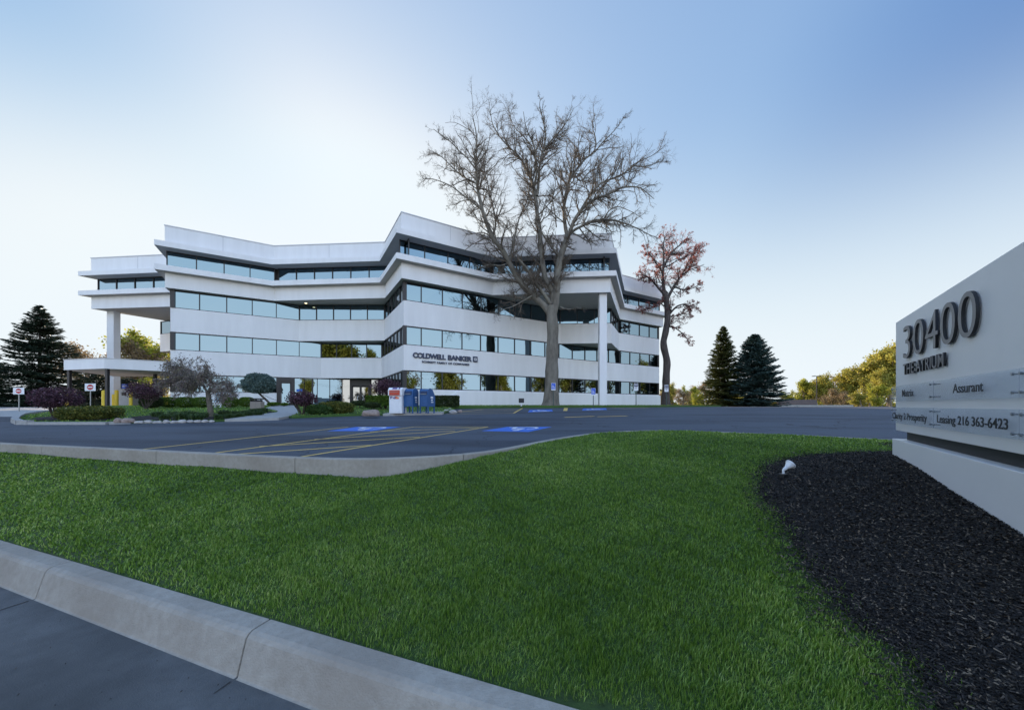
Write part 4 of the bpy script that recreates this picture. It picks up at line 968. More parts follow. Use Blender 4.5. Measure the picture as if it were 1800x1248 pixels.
def put_far(px, py, Y, k, lab, X=None, top=None, gz=None, wide=1.0):
    X = (px - CX) / F * Y if X is None else X; gz = float(terr(X, Y)) if gz is None else gz
    zt = EYE + (HY - py) / F * Y if top is None else top; s = (zt - gz) / tops[k]
    if cnt_used[k] == 0:
        o = protos[k]; o.location = (X, Y, gz); o.rotation_euler = (0, 0, RNG.uniform(0, 6.28)); o.scale = (s * wide, s * wide, s); o['label'] = lab
    else: o = copy_tree(protos[k], (X, Y, gz), RNG.uniform(0, 6.28), s * wide, lab, sz=s)
    cnt_used[k] += 1; return o
for px, py, Y, k, lab in far: put_far(px, py, Y, k, lab, wide=1.15 if py > 660 else 1.0)
# trees across the street, seen only mirrored in the windows
GB = 'trees across the street mirrored in the windows'
bt = [(-78, -30, 20, 0), (-66, -36, 19, 0), (-56, -28, 21, 0), (-47, -38, 20, 1), (-38, -30, 22, 0), (-30, -38, 18, 0), (-22, -44, 13, 2), (-10, -60, 9, 1), (6, -62, 8, 0), (18, -55, 9, 2), (30, -46, 11, 0), (38, -34, 15, 2), (44, -24, 11, 1), (52, -30, 16, 2), (58, -14, 14, 0), (66, -22, 17, 0), (74, -6, 15, 0), (84, -14, 18, 1), (90, 2, 16, 0), (100, 10, 17, 0), (104, 24, 18, 0), (108, -4, 19, 2), (-90, -44, 22, 0), (-100, -20, 22, 0), (95, 36, 16, 0), (34, -18, 9, 2)]
for i, (x, y, h, k) in enumerate(bt):
    o = put_far(0, 0, y, k, 'tree across the street behind the viewer, number %s from the left' % ['one', 'two', 'three', 'four', 'five', 'six', 'seven', 'eight', 'nine', 'ten', 'eleven', 'twelve', 'thirteen', 'fourteen', 'fifteen', 'sixteen', 'seventeen', 'eighteen', 'nineteen', 'twenty', 'twenty one', 'twenty two', 'twenty three', 'twenty four', 'twenty five', 'twenty six'][i], X=x, top=h, gz=-.12)
    o['group'] = GB
# utility poles across the street (mirrored too)
def utility_pole(x, y, label):
    t = thing('utility_pole', (x, y, -.1), label, 'utility pole', 'utility poles along the street')
    m = MB(); m.cyl((x, y, -.1), .17, 11.5, 10, 0, .12); m.build('pole', M['bark_warm'], t)
    for z in (10.6, 9.3, 8.6):
        m = MB(); m.box((x, y, z), (2.6 if z > 10 else 2.2, .1, .12)); m.build('crossarm', M['bark_warm'], t)
        for dx in (-1, -.5, .5, 1): m = MB(); m.cyl((x + dx * 1.05, y, z + .06), .05, .16, 8); m.build('insulator', M['metal'], t)
utility_pole(7.4, -14.6, 'wooden utility pole mirrored in the second floor window'); utility_pole(-34, -14.9, 'wooden utility pole further left across the street')
for z, dy in ((10.75, -.9), (10.75, .9), (9.45, 0.8), (7.6, 0), (7.2, 0)):
    m = MB(); A_, B_ = Vector((-34, -14.8 + dy * .3, z)), Vector((7.4, -14.6 + dy * .3, z))
    m.tube([A_.lerp(B_, i / 12) + Vector((0, 0, -1.1 * (1 - (i / 6 - 1) ** 2))) for i in range(13)], .015, 4)
    m.tube([B_ + Vector((45 * i / 12, -i * .1, -1.1 * (1 - (i / 6 - 1) ** 2))) for i in range(13)], .015, 4)
    tag(m.build('power_line', M['black']), 'thin black overhead power line along the street', 'power line', 'overhead wires on the utility poles')

# undergrowth closing the view beneath the far trees
n = 90000; th = RNG.uniform(0, 1, n); Xu = -130 + 300 * th; Yu = 104 + RNG.normal(0, 3, n) + 6 * np.sin(Xu * .1); hu = (3.2 + 1.4 * np.sin(Xu * .21) + .9 * np.sin(Xu * .63 + 1)) ; Zu = -.3 + hu * RNG.random(n) ** .8
v, f = leaf_quads(np.stack([Xu, Yu, Zu], 1), RNG.uniform(.15, .5, n)); uo = np_mesh('undergrowth', v, f, M['gold_leaf'], rnd=RNG.random(n)); tag(uo, 'thin olive and gold undergrowth below the far trees', 'undergrowth', kind='stuff')

# ------------------------------------------------------------------ shrubs and planting
def blob_points(n, c, rx, ry, rz, sup=2.0, shell=.25, lump=.12, zmin=-1.0):
    if sup >= 5:
        d = RNG.uniform(-1, 1, (n, 3)); ax = RNG.integers(0, 3, n); d[np.arange(n), ax] = RNG.choice([-1, 1, 1], n) * (1 - shell * RNG.random(n)) + RNG.normal(size=n) * .02; d[:, 2] = np.where((ax == 2) & (d[:, 2] < 0), -d[:, 2], d[:, 2])
        return d * np.array([rx, ry, rz]) + np.array(c)
    d = unit(RNG.normal(size=(n, 3))); k = (np.abs(d) ** sup).sum(1) ** (-1 / sup); d = d * k[:, None]
    lu = 1 + lump * (np.sin(d[:, 0] * 5 + c[0]) * np.sin(d[:, 1] * 4 + 1) + .6 * np.sin(d[:, 2] * 7 + d[:, 0] * 6))
    s = (1 - shell * RNG.random(n) ** 1.5) * lu; p = d * s[:, None]; p = p[p[:, 2] > zmin]
    return p * np.array([rx, ry, rz]) + np.array(c)
def shrub(name, x0, x1, y0, y1, Y, label, cat, mat, group=None, n=2600, ls=(.03, .06), sup=2.6, stems=0, shell=.3, lump=.08, depth=None, by=None, bark=None):
    """crown spans photo x0..x1, y0..y1 at depth Y; by = pixel of the ground under it"""
    X = ((x0 + x1) / 2 - CX) / F * Y; rx = (x1 - x0) / 2 * Y / F * (.88 if stems or name == 'boxwood' else .96); zt = EYE + (HY - y0) / F * Y; zb = EYE + (HY - y1) / F * Y
    g_ = float(rearz(X, Y)); zb = max(zb, g_ - .02) if by is None else zb
    t = thing(name, (X, Y, g_), label, cat, group); ry = depth or rx; rz = (zt - zb) / 2
    p = blob_points(int(n * (2.3 if not stems else 1.0)), (X, Y, (zt + zb) / 2), rx, ry, rz, sup, shell, lump)
    v, f = leaf_quads(p, RNG.uniform(ls[0], ls[1] * (1.7 if sup >= 5 else 1.25), len(p))); np_mesh('foliage', v, f, mat, t, rnd=RNG.random(len(f)))
    A = Acc(); ns = max(stems, 3)
    if stems:
        b0 = np.tile([X, Y, g_ - .05], (ns, 1)); th = RNG.uniform(0, 6.28, ns); tgt = np.stack([X + np.cos(th) * rx * .6, Y + np.sin(th) * ry * .6, np.full(ns, (zt + zb) / 2)], 1)
        d = tgt - b0; L = np.linalg.norm(d, axis=1); Pn, Dn = grow(b0, d, L, 6, .10, .0); Rn = np.full((ns, 1), .035 * max(1, rx)) * np.linspace(1, .5, 6)[None]
        v, f = tubes(Pn, Rn, 6); A.add(v, f); p_, d_, l_, r_ = kids(Pn, Dn, L, Rn, 7, .4, (.3, .9), .5); Pq, Dq = grow(p_, d_, l_, 4, .2, .1); v, f = tubes(Pq, np.clip(r_, .008, .03)[:, None] * np.linspace(1, .5, 4)[None], 4); A.add(v, f)
    else:
        b0 = np.tile([X, Y, g_ - .05], (3, 1)); Pn, Dn = grow(b0, RNG.normal(size=(3, 3)) * .3 + [0, 0, 1], np.full(3, max(.1, (zt - g_) * .6)), 4, .1, 0); v, f = tubes(Pn, np.full((3, 4), .03), 5); A.add(v, f)
    np_mesh('stem', *A.get(), bark or M['bark_dark'], t); return t
M['purple'] = leafy('purple_leaves', [(.030, .010, .018), (.075, .030, .045), (.20, .11, .14)], trans=.3)
M['box_leaf'] = leafy('boxwood_leaves', [(.036, .080, .008), (.075, .14, .014), (.13, .20, .025)], trans=.2)
M['hedge_leaf'] = leafy('dark_hedge_leaves', [(.018, .030, .010), (.035, .055, .016), (.06, .08, .025)], trans=.2)
M['gold_shrub'] = leafy('gold_tipped_leaves', [(.04, .06, .012), (.09, .11, .02), (.22, .20, .04)], trans=.25)
M['green_leaf'] = leafy('mid_green_leaves', [(.025, .06, .015), (.05, .10, .025), (.09, .15, .04)], trans=.3)
M['blue_needle'] = leafy('blue_grey_needles', [(.045, .075, .065), (.09, .14, .125), (.17, .24, .22)], trans=.1)
M['cherry_leaf'] = leafy('dusty_mauve_leaves', [(.13, .10, .095), (.22, .17, .155), (.32, .25, .22), (.18, .19, .09)], trans=.35)
PS = 'purple leafed shrubs around the entrance'
shrub('purple_shrub', 60, 138, 681, 719, 15.6, 'round purple leafed shrub on thin stems near the island tip', 'shrub', M['purple'], PS, 5200, (.02, .045), 2.0, 7, .75, .12, by=1)
shrub('purple_shrub', 226, 286, 671, 703, 24.0, 'purple leafed shrub above the dark clipped hedge by the kiosk', 'shrub', M['purple'], PS, 3600, (.03, .06), 2.0, 6, .7, .12, by=1)
shrub('purple_shrub', 506, 558, 687, 714, 18.4, 'purple leafed shrub with bare lower stems right of the path', 'shrub', M['purple'], PS, 3000, (.03, .06), 2.0, 8, .85, .16, by=1)
shrub('purple_shrub', 650, 706, 667, 694, 24.5, 'purple leafed shrub behind the white drop box', 'shrub', M['purple'], PS, 3400, (.03, .06), 2.2, 6, .8, .12, by=1)
shrub('spreading_shrub', 117, 197, 714, 741, 15.2, 'low wide gold tipped shrub on the island beside the purple one', 'shrub', M['gold_shrub'], None, 5200, (.02, .045), 3.2, 0, .4, .08, depth=.8)
BX = 'clipped boxwoods along the plinth'
for a, b, y0, y1, Y, lab in [(250, 281, 697, 716, 25.5, 'dark clipped boxwood farthest left beneath a purple shrub'), (282, 309, 698, 715, 26.5, 'clipped boxwood second from the left along the plinth'), (312, 341, 698, 715, 26.5, 'clipped boxwood third from the left along the plinth'),
                         (342, 369, 698, 715, 26.5, 'clipped boxwood just left of the white rocking chair'), (393, 417, 698, 715, 26.5, 'clipped boxwood just right of the white rocking chair'), (422, 445, 698, 714, 27, 'clipped boxwood beside the litter bins')]:
    shrub('boxwood', a, b, y0, y1, Y, lab, 'shrub', M['box_leaf'] if a > 260 else M['hedge_leaf'], BX, 3600, (.022, .042), 3.2, 0, .12, .02)
shrub('low_shrub', 471, 491, 707, 713, 29, 'tiny low shrub at the foot of the leaning topiary', 'shrub', M['box_leaf'], None, 800, (.03, .05), 2.5)
shrub('low_shrub', 492, 506, 708, 713, 29, 'tiny low shrub by the topiary stake', 'shrub', M['box_leaf'], None, 600, (.03, .05), 2.5)
shrub('hedge_block', 648, 692, 696, 713, 24, 'square bright green clipped hedge behind the drop box', 'hedge', M['box_leaf'], None, 5200, (.025, .05), 5.0, 0, .12, .01, depth=.6)
shrub('low_shrub', 640, 668, 707, 717, 22.5, 'low dark green shrub left of the bright clipped hedge', 'shrub', M['hedge_leaf'], None, 1800, (.02, .045), 2.6)
shrub('low_shrub', 618, 646, 704, 713, 26, 'low dark shrub just in front of the glass entrance doors', 'shrub', M['hedge_leaf'], None, 1600, (.02, .05), 2.8)
shrub('low_shrub', 563, 619, 706, 727, 19.6, 'gold tipped rounded shrub left of the big boulder', 'shrub', M['gold_shrub'], None, 4200, (.022, .05), 3.0, 0, .4, .1, depth=.7)
shrub('low_shrub', 543, 583, 712, 730, 18.8, 'soft green shrub right of the purple shrub stems', 'shrub', M['green_leaf'], None, 3000, (.02, .06), 2.6, 0, .5, .12)
shrub('hedge_block', 766, 806, 696, 714, 27.3, 'dark square clipped hedge right of the blue mailboxes', 'hedge', M['hedge_leaf'], None, 5200, (.03, .055), 6.0, 0, .10, .01, depth=.6)
# leafy clumps in the front bed
GC = 'leafy clumps in the mulch strip'
cl0 = None
M['clump'] = leafy('strap_leaves', [(.03, .06, .015), (.055, .10, .03), (.10, .15, .05)], trans=.3)
def clump():
    t = thing('day_lily', (0, 0, 0), 'x', 'plant', GC); n = 260
    b = RNG.normal(size=(n, 3)) * [.10, .10, 0]; th = RNG.uniform(0, 6.28, n); sp_ = RNG.uniform(.1, .38, n); h = RNG.uniform(.18, .34, n)
    o = np.stack([np.cos(th), np.sin(th), np.zeros(n)], 1); w = np.stack([-o[:, 1], o[:, 0], o[:, 2]], 1) * .014
    m1 = b + o * sp_[:, None] * .45 + np.stack([0 * h, 0 * h, h], 1); e = b + o * sp_[:, None] * 1.1 + np.stack([0 * h, 0 * h, h * .72], 1)
    v = np.stack([b - w, b + w, m1 + w, m1 - w, m1 - w, m1 + w, e + w * .1, e - w * .1], 1).reshape(-1, 3); f = np.arange(len(v)).reshape(-1, 4)
    np_mesh('leaves', v, f, M['clump'], t, rnd=np.repeat(RNG.random(n), 2)); return t
labs = ['leftmost', 'second', 'third', 'fourth', 'fifth', 'sixth', 'seventh', 'eighth', 'ninth', 'tenth', 'eleventh', 'twelfth', 'thirteenth', 'fourteenth', 'fifteenth', 'sixteenth', 'seventeenth', 'rightmost']
pc = [(276, 733, 1.1), (290, 737, 1.2), (306, 733, 1.2), (318, 738, 1.3), (334, 734, 1.2), (345, 739, 1.2), (356, 735, 1.1), (385, 737, 1.1), (394, 731, 1.2), (404, 735, 1.1), (414, 729, 1.1), (421, 733, 1.1), (431, 728, 1.1), (438, 731, 1.2), (447, 727, 1.2), (455, 730, 1.1), (461, 726, 1.2), (330, 730, 1.1)]
pc.sort()
for i, (x, y, s) in enumerate(pc):
    q = onrear(x, y)
    if i == 0: cl0 = clump(); o = cl0; o.location = q; o.scale = (s * .7, s * .7, s * .7)
    else: o = copy_tree(cl0, q, RNG.uniform(0, 6), s * RNG.uniform(.55, .8))
    o['label'] = '%s leafy green clump from the left in the strip behind the edging stones' % labs[i]
# weeping tree
WP = [([(371, 733), (370, 722), (368, 708), (366, 694), (365, 686)], 9, 6.5, (0, 0)),
      ([(366, 692), (358, 678), (345, 664), (332, 652), (322, 642), (314, 640), (306, 652)], 4, .8, (0, .3)), ([(366, 690), (372, 672), (370, 658), (364, 652), (358, 660)], 3.5, .8, (0, -.6)),
      ([(345, 664), (325, 662), (308, 662), (295, 668), (288, 680)], 3, .7, (.1, -.5)), ([(366, 690), (380, 676), (392, 670), (402, 676), (410, 690)], 3, .7, (0, .5)),
      ([(358, 678), (340, 676), (325, 680), (316, 695)], 2.5, .7, (0, -1)), ([(368, 690), (378, 684), (388, 686), (394, 698)], 2.5, .7, (0, -.9)), ([(360, 680), (350, 660), (338, 660), (328, 672)], 2.5, .7, (0, 1)), ([(332, 652), (320, 648), (306, 655), (298, 668)], 2, .6, (.2, .9))]
q = P(371, 733, 16.8); wb = Vector((q.x, q.y, float(rearz(q.x, q.y))))
tree_from('weeping_tree', WP, 16.8, wb, 'small weeping tree with dusty mauve leaves in the front bed', M['bark'], [(14, .12, (.4, 1.3), .45, 5, .16, -.14, 4, .006, .9), (6, .1, (.3, 1.0), .6, 5, .14, -.22, 3, .004, .55), (3, .1, (.3, 1.0), .7, 4, .14, -.25, 3, .003, .35)], (M['cherry_leaf'], .75, .026, .052), trunk_flare=False)
# leaning topiary with stake
q = atg(478, 29.0); tp_ = thing('topiary_spruce', q, 'blue grey flat topped spruce topiary on a leaning trunk', 'tree')
Yt = 29.0
A = Acc(); pts = np.array([list(P(478, 712.5, Yt)), list(P(468, 703, Yt)), list(P(456, 692, Yt)), list(P(448, 684, Yt))]); v, f = tubes(pts[None], np.array([[.09, .08, .07, .05]]), 8); A.add(v, f); np_mesh('trunk', *A.get(), M['bark_dark'], tp_)
pp = []
for a, b, y0, y1, n in [(430, 478, 659, 684, 9000), (426, 462, 668, 688, 4000), (450, 480, 666, 686, 3500), (436, 470, 656, 672, 3500), (436, 476, 678, 692, 2600)]:
    c = P((a + b) / 2, (y0 + y1) / 2, Yt); pp.append(blob_points(n, tuple(c), (b - a) / 2 * Yt / F, 1.0, (y1 - y0) / 2 * Yt / F, 2.2, .4, .12))
pp = np.concatenate(pp); v, f = leaf_quads(pp, RNG.uniform(.03, .07, len(pp)), aspect=2.6); np_mesh('foliage', v, f, M['blue_needle'], tp_, rnd=RNG.random(len(f)))
sk = thing('tree_stake', atg(495, 28.8), 'thin steel stake with a guy wire right of the leaning topiary', 'stake')
m = MB(); m.cyl(P(494.5, 713, 28.8), .025, 1.05, 8); m.build('stake_rod', M['metal'], sk); m = MB(); m.tube([P(494, 707, 28.8), P(476, 700, 28.9), P(462, 694, 29)], .015, 5); m.build('guy_wire', M['black'], sk)

# ------------------------------------------------------------------ stones
def rock(name, x, y, w, h, label, mat, group=None, sy=.7, Y=None, fn=rearz):
    q = onplane(x, y, 0, fn); Yr = q.y; s = Yr / F; bm = bmesh.new(); bmesh.ops.create_icosphere(bm, subdivisions=3, radius=1)
    ph = RNG.uniform(0, 6, 6)
    for v in bm.verts:
        c = v.co; k = 1 + .10 * math.sin(c.x * 3 + ph[0]) * math.cos(c.y * 3 + ph[1]) + .07 * math.sin(c.z * 5 + ph[2] + c.x * 4) + .03 * math.sin(c.y * 11 + ph[3])
        c = c * k; c.z = max(c.z, -.55); v.co = Vector((math.copysign(abs(c.x) ** .8, c.x) * w / 2 * s, c.y * w / 2 * s * sy, c.z * h * s * .62))
    me = bpy.data.meshes.new(name); bm.to_mesh(me); bm.free(); o = link(name, me, mat, None, True); o.location = (q.x, q.y + .1, q.z + h * s * .30); o.rotation_euler = (0, 0, float(RNG.uniform(-.3, .3)))
    return tag(o, label, 'stone', group)
rock('boulder', 651, 731, 31, 12, 'large reddish boulder lying on the grass left of the drop box', M['stone'])
rock('boulder', 203, 743, 13, 9, 'dark rounded boulder at the right end of the island kerb', M['stone']); rock('boulder', 221, 743, 18, 9, 'wide dark boulder beside the strip of pale edging stones', M['stone'])
ES = 'pale edging stones along the mulch strip'
for i, (x, y, w, h) in enumerate([(240, 744.3, 14, 5), (256, 743.8, 16, 6), (272, 744.3, 13, 5), (288, 743.9, 12, 6), (302, 743.8, 12, 5), (316, 743.5, 14, 6), (330, 743, 11, 5), (343, 742.9, 12, 5), (356, 742.6, 12, 5), (368, 742.3, 9, 4)]):
    rock('edging_stone', x, y, w, h, '%s pale edging stone along the front of the mulch strip, from the left' % labs[i].replace('leftmost', 'first'), M['rubble'], ES)
ES2 = 'rough kerb stones right of the mailboxes'
for x, y, w, h, lab in [(784, 725.5, 12, 6, 'rough kerb stone nearest the right mailbox'), (796, 726.5, 13, 7, 'broken pale block beside the hatched stall'), (808, 725.5, 8, 6, 'small dark kerb block nearest the hatched stall'), (790, 722.5, 14, 5, 'flat kerb stone behind the broken block')]:
    rock('kerb_stone', x, y, w, h, lab, M['rubble'] if x != 808 else M['stone'], ES2, fn=lotz)

# ------------------------------------------------------------------ collection boxes
M['usps'] = noisy('mailbox_blue', (.018, .075, .20), (.028, .10, .26), 8, .38, coord='Position'); M['usps_dark'] = principled('slot_shadow_blue', (.012, .035, .10), .5)[0]
def prof_prism(m, prof, w, mi=0):
    """side profile (y,z) swept across x"""
    n = len(prof); a = [(-w / 2, y, z) for y, z in prof]; b = [(w / 2, y, z) for y, z in prof]
    m.add(a + b, [(i, n + i, n + (i + 1) % n, (i + 1) % n) for i in range(n)] + [tuple(range(n)), tuple(range(n, 2 * n))[::-1]], mi)
def mailbox(x, Y, rz, label, slant=False):
    X = (x - CX) / F * Y; gz = float(lotz(X, Y)) + .13
    t = thing('mailbox', (X, Y, gz), label, 'mailbox', 'blue mailboxes on the pad', rz)
    w, d = .56, .60
    if slant: pr = [(-d / 2, .36), (-d / 2, 1.14)] + [(-d / 2 + .16 - .16 * math.cos(a), 1.14 + .19 * math.sin(a)) for a in [R(k) for k in (22, 45, 68, 90)]] + [(-.02, 1.32), (.10, 1.25), (d / 2 + .02, .92), (d / 2, .36)]
    else: pr = [(-d / 2, .36), (-d / 2, 1.08)] + [(-d / 2 * math.cos(a), 1.08 + .26 * math.sin(a)) for a in [R(k) for k in range(15, 180, 15)]] + [(d / 2, 1.08), (d / 2, .36)]
    m = MB(); prof_prism(m, pr, w - .03); o = m.build('body', M['usps'], t, local=True, bevel=.01)
    m = MB()                                             # side flanges that frame the body
    for sx in (-1, 1):
        big_ = [(y * 1.05, (z - .7) * 1.03 + .71) for y, z in pr]; n = len(pr)
        a = [(sx * (w / 2 - .012), y, z) for y, z in big_]; b = [(sx * (w / 2 + .012), y, z) for y, z in big_]
        m.add(a + b, [(i, n + i, n + (i + 1) % n, (i + 1) % n) for i in range(n)] + [tuple(range(n)), tuple(range(n, 2 * n))[::-1]], 0)
    m.build('side_panel', M['usps'], t, local=True)
    for sx in (-1, 1):
        for sy in (-1, 1):
            m = MB(); m.box((sx * (w / 2 - .02), sy * (d / 2 - .03), .18), (.05, .06, .38)); m.box((sx * (w / 2 - .02), sy * (d / 2 - .03), .012), (.09, .09, .024)); m.build('leg', M['usps'], t, local=True)
    m = MB(); m.box((0, -d / 2 + .0, 1.12), (w - .14, .05, .17)); m.build('slot', M['usps_dark'], t, local=True)
    m = MB(); m.box((0, -d / 2 - .035, 1.05), (w - .18, .06, .03)); h = m.build('handle', M['metal'], t, local=True)
    m = MB(); m.box((0, -d / 2 - .004, .66), (w - .10, .012, .50)); m.build('door', M['usps'], t, local=True, bevel=.004)
    m = MB(); m.box((w / 2 + .018, .02, .86), (.008, .22, .10)); m.box((w / 2 + .018, .02, .72), (.008, .15, .07)); m.box((w / 2 + .018, .05, .60), (.008, .20, .05)); m.build('side_decal', M['white_paint'], t, local=True)
    return t
mailbox(722.5, 19.55, -.26, 'blue round topped mailbox next to the white drop box'); mailbox(751, 19.55, -.40, 'blue mailbox with a sloping back, right one of the pair', True)
X = (699.5 - CX) / F * 19.45; gz = float(lotz(X, 19.45)) + .13
fb = thing('parcel_drop_box', (X, 19.45, gz), 'white courier drop box with a red panel left of the mailboxes', 'drop box', None, -.14)
m = MB(); prof_prism(m, [(-.30, 0), (-.30, .96), (.34, .96), (.34, 0)], .72); m.build('cabinet', M['white_metal'], fb, local=True, bevel=.01)
m = MB(); prof_prism(m, [(-.36, .965), (-.36, 1.28), (-.24, 1.40), (.30, 1.40), (.38, 1.30), (.38, .965)], .80); hd = m.build('hood', M['white_metal'], fb, local=True, bevel=.01)
redm = principled('red_orange_panel', (.50, .06, .03), .5)[0]; m = MB(); m.box((-.02, -.37, 1.12), (.60, .02, .28)); m.build('deposit_door', redm, fb, local=True, bevel=.004)
m = MB(); m.box((-.02, -.385, 1.17), (.46, .012, .02)); m.build('handle', M['metal'], fb, local=True)
m = MB(); m.box((0, -.305, .46), (.60, .014, .76)); m.build('service_door', M['white_metal'], fb, local=True, bevel=.004)
def local_text(name, body, loc, w, h, mat, parent, bold=.02, N=(0, -1, 0)):
    me = text_mesh(body, w, h, .006, bold, .9); me.materials.clear(); me.materials.append(mat); o = bpy.data.objects.new(name, me); COL.objects.link(o); o.parent = parent
    o.matrix_local = Matrix.Translation(loc) @ Matrix.Rotation(R(90), 4, 'X'); return o
purp = principled('purple_ink', (.07, .02, .17), .5)[0]; orng = principled('orange_ink', (.75, .14, .03), .5)[0]
local_text('brand_lettering', 'Fed', (-.29, -.318, .78), .30, .15, purp, fb, .05); local_text('brand_lettering', 'Ex', (.02, -.318, .78), .22, .15, orng, fb, .05)
m = MB(); a = math.atan2(.12, .12); m.box((-.02, -.318, 1.352), (.26, .10, .008), 0, 0, Matrix.Rotation(R(45), 3, 'X')); m.box((.24, -.318, 1.352), (.08, .10, .008), 0, 0, Matrix.Rotation(R(45), 3, 'X')); m.build('top_decal', purp, fb, local=True)

# ------------------------------------------------------------------ road signs
M['sign_blue'] = principled('sign_blue', (.02, .09, .50), .45)[0]; M['sign_red'] = principled('sign_red', (.42, .02, .03), .45)[0]; M['navy'] = principled('sign_navy_ink', (.02, .02, .07), .5)[0]
def post_sign(name, x, ytop, ybot, ybase, w, Y, label, group, kind, rz=0.0, pm=None):
    X = (x - CX) / F * Y; zt = EYE + (HY - ytop) / F * Y; zb = EYE + (HY - ybot) / F * Y; gz = float(rearz(X, Y)) if ybase is None else EYE + (HY - ybase) / F * Y
    t = thing(name, (X, Y, gz), label, 'sign', group, rz); W = w * Y / F; h = zt - zb; z0 = zb - gz
    m = MB(); m.box((0, .02, (zt - gz - .02) / 2 - .1), (.06, .03, zt - gz + .15)); m.build('post', pm or M['post_green'], t, local=True)
    m = MB()
    m.box((0, 0, z0 + h / 2), (W, .008, h), 0, 0)
    mats = [M['white_metal'], M['sign_blue'], M['sign_red'], M['navy']]
    if kind == 'ada':
        m.box((0, -.006, z0 + h * .56), (W * .92, .004, h * .82), 0, 1)
        flat_symbol(m, lambda a, b, dz: ((a - .52) * W * .9, -.0085 - dz, z0 + h * .26 + b * W * .88), 0, .001)
    elif kind == 'noentry':
        n = 28; c = (0, z0 + h / 2); r = h * .38
        m.poly([(c[0] + r * 1.15 * math.cos(2 * math.pi * k / n), -.0065, c[1] + r * math.sin(2 * math.pi * k / n)) for k in range(n)], 2); m.box((0, -.008, c[1]), (r * 1.7, .002, r * .36), 0, 0)
    elif kind == 'reserved':
        m.box((0, -.006, z0 + h * .74), (W * .9, .004, h * .40), 0, 3)
        m.box((0, -.006, z0 + h * .80), (W * .1, .004, h * .02), 0, 3)
    pl = m.build('sign_plate', mats, t, local=True)
    if kind == 'reserved':
        local_text('sign_lettering', 'RESERVED', (-W * .38, -.0095, z0 + h * .70), W * .76, h * .11, M['white_metal'], pl); local_text('sign_lettering', 'PARKING', (-W * .34, -.0095, z0 + h * .38), W * .68, h * .10, M['navy'], pl); local_text('sign_lettering', 'ONLY', (-W * .2, -.0095, z0 + h * .20), W * .40, h * .10, M['navy'], pl)
    return t
G1 = 'blue accessible parking signs'; G2 = 'reserved parking signs'; G3 = 'no entry signs at the drive exit'
post_sign('parking_sign', 972.8, 673.4, 685.8, 715, 7.6, 30.6, 'blue accessible parking sign in front of the big tree trunk', G1, 'ada')
post_sign('parking_sign', 1043, 682.3, 694.8, 714.6, 7.6, 31.0, 'blue accessible parking sign left of the white pillar', G1, 'ada')
post_sign('parking_sign', 1118.2, 673.8, 686.4, 715.4, 7.4, 32.5, 'dark and white reserved parking sign right of the white pillar', G2, 'reserved')
post_sign('parking_sign', 1171.6, 676.5, 688.6, 716, 6.8, 34, 'dark and white reserved parking sign in front of the red budded tree', G2, 'reserved')
post_sign('no_entry_sign', 32.8, 681.4, 693.0, 719.6, 19.5, 24, 'white sign with red no entry disc farthest left before the spruce', G3, 'noentry', pm=M['metal'])
post_sign('no_entry_sign', 158.6, 674.2, 687.0, 715, 19.0, 24.5, 'white sign with red no entry disc in front of the canopy pillar', G3, 'noentry', pm=M['metal'])
# small utility light on the lawn
Xp = (916.5 - CX) / F * 29.3; zg_ = float(rearz(Xp, 29.3)); gl = thing('lawn_floodlight', (Xp, 29.3, zg_), 'small dark square floodlight on a short white post left of the big tree', 'floodlight')
m = MB(); m.cyl((Xp, 29.3, zg_), .05, .28, 10); m.build('post', M['white_metal'], gl); m = MB(); m.box((Xp, 29.3, zg_ + .47), (.44, .16, .38)); m.build('lamp_housing', M['core'], gl, bevel=.02)

# ------------------------------------------------------------------ bollards, kiosk, chair, bins
GBo = 'yellow bollards under the canopy'
for x, yt, Y, r, lab in [(118.5, 692, 30.6, .13, 'yellow sleeve round the far left canopy post'), (183.6, 686, 29.6, .13, 'yellow bollard guarding the front canopy post'), (187.6, 694, 31.0, .10, 'short yellow bollard just right of the front canopy post'),
                     (200, 693, 33.5, .13, 'sunlit yellow bollard right of the white pillar'), (205, 685.5, 32.0, .13, 'tall yellow bollard left of the grey kiosk'), (229.8, 687, 31.5, .12, 'tall yellow bollard in front of the grey kiosk')]:
    X = (x - CX) / F * Y; gz = float(rearz(X, Y)) - .1; h = EYE + (HY - yt) / F * Y - gz
    if x < 184: r = .17
    m = MB(); m.cyl((0, 0, 0), r, h - .06, 16); m.cyl((0, 0, h - .06), r, .06, 16, 0, r * .5); o = m.build('bollard', M['yellow']); o.location = (X, Y, gz); tag(o, lab, 'bollard', GBo)
def bx(t, name, c, s, mat, rz=0, bevel=0): m = MB(); m.box(c, s, rz); return m.build(name, mat, t, bevel=bevel)
X = (218 - CX) / F * 33.5; gz = float(rearz(X, 33.5)) - .05
M['kiosk'] = noisy('kiosk_grey', (.30, .31, .33), (.36, .37, .39), 4, .6, coord='Position')
kk = thing('bank_kiosk', (X, 33.5, gz), 'grey cash machine kiosk with a small blue sign under the canopy', 'kiosk')
bx(kk, 'cabinet', (X, 34.0, gz + .82), (1.15, 1.0, 1.64), M['kiosk'], bevel=.03); bx(kk, 'side_screen', (X + 1.25, 35.2, gz + .75), (1.2, .3, 1.5), M['kiosk'])
sgp = bx(kk, 'sign_panel', (X + .15, 33.45, gz + 1.88), (.52, .12, .42), M['sign_blue']); put_text('sign_lettering', 'ATM', (X - .03, 33.38, gz + 1.80), (1, 0, 0), .36, .15, .01, M['white_metal'], sgp, .03)
bx(kk, 'screen', (X, 33.49, gz + 1.15), (.4, .04, .3), M['black']); bx(kk, 'sign_stem', (X + .15, 33.6, gz + 1.66), (.08, .08, .1), M['metal'])
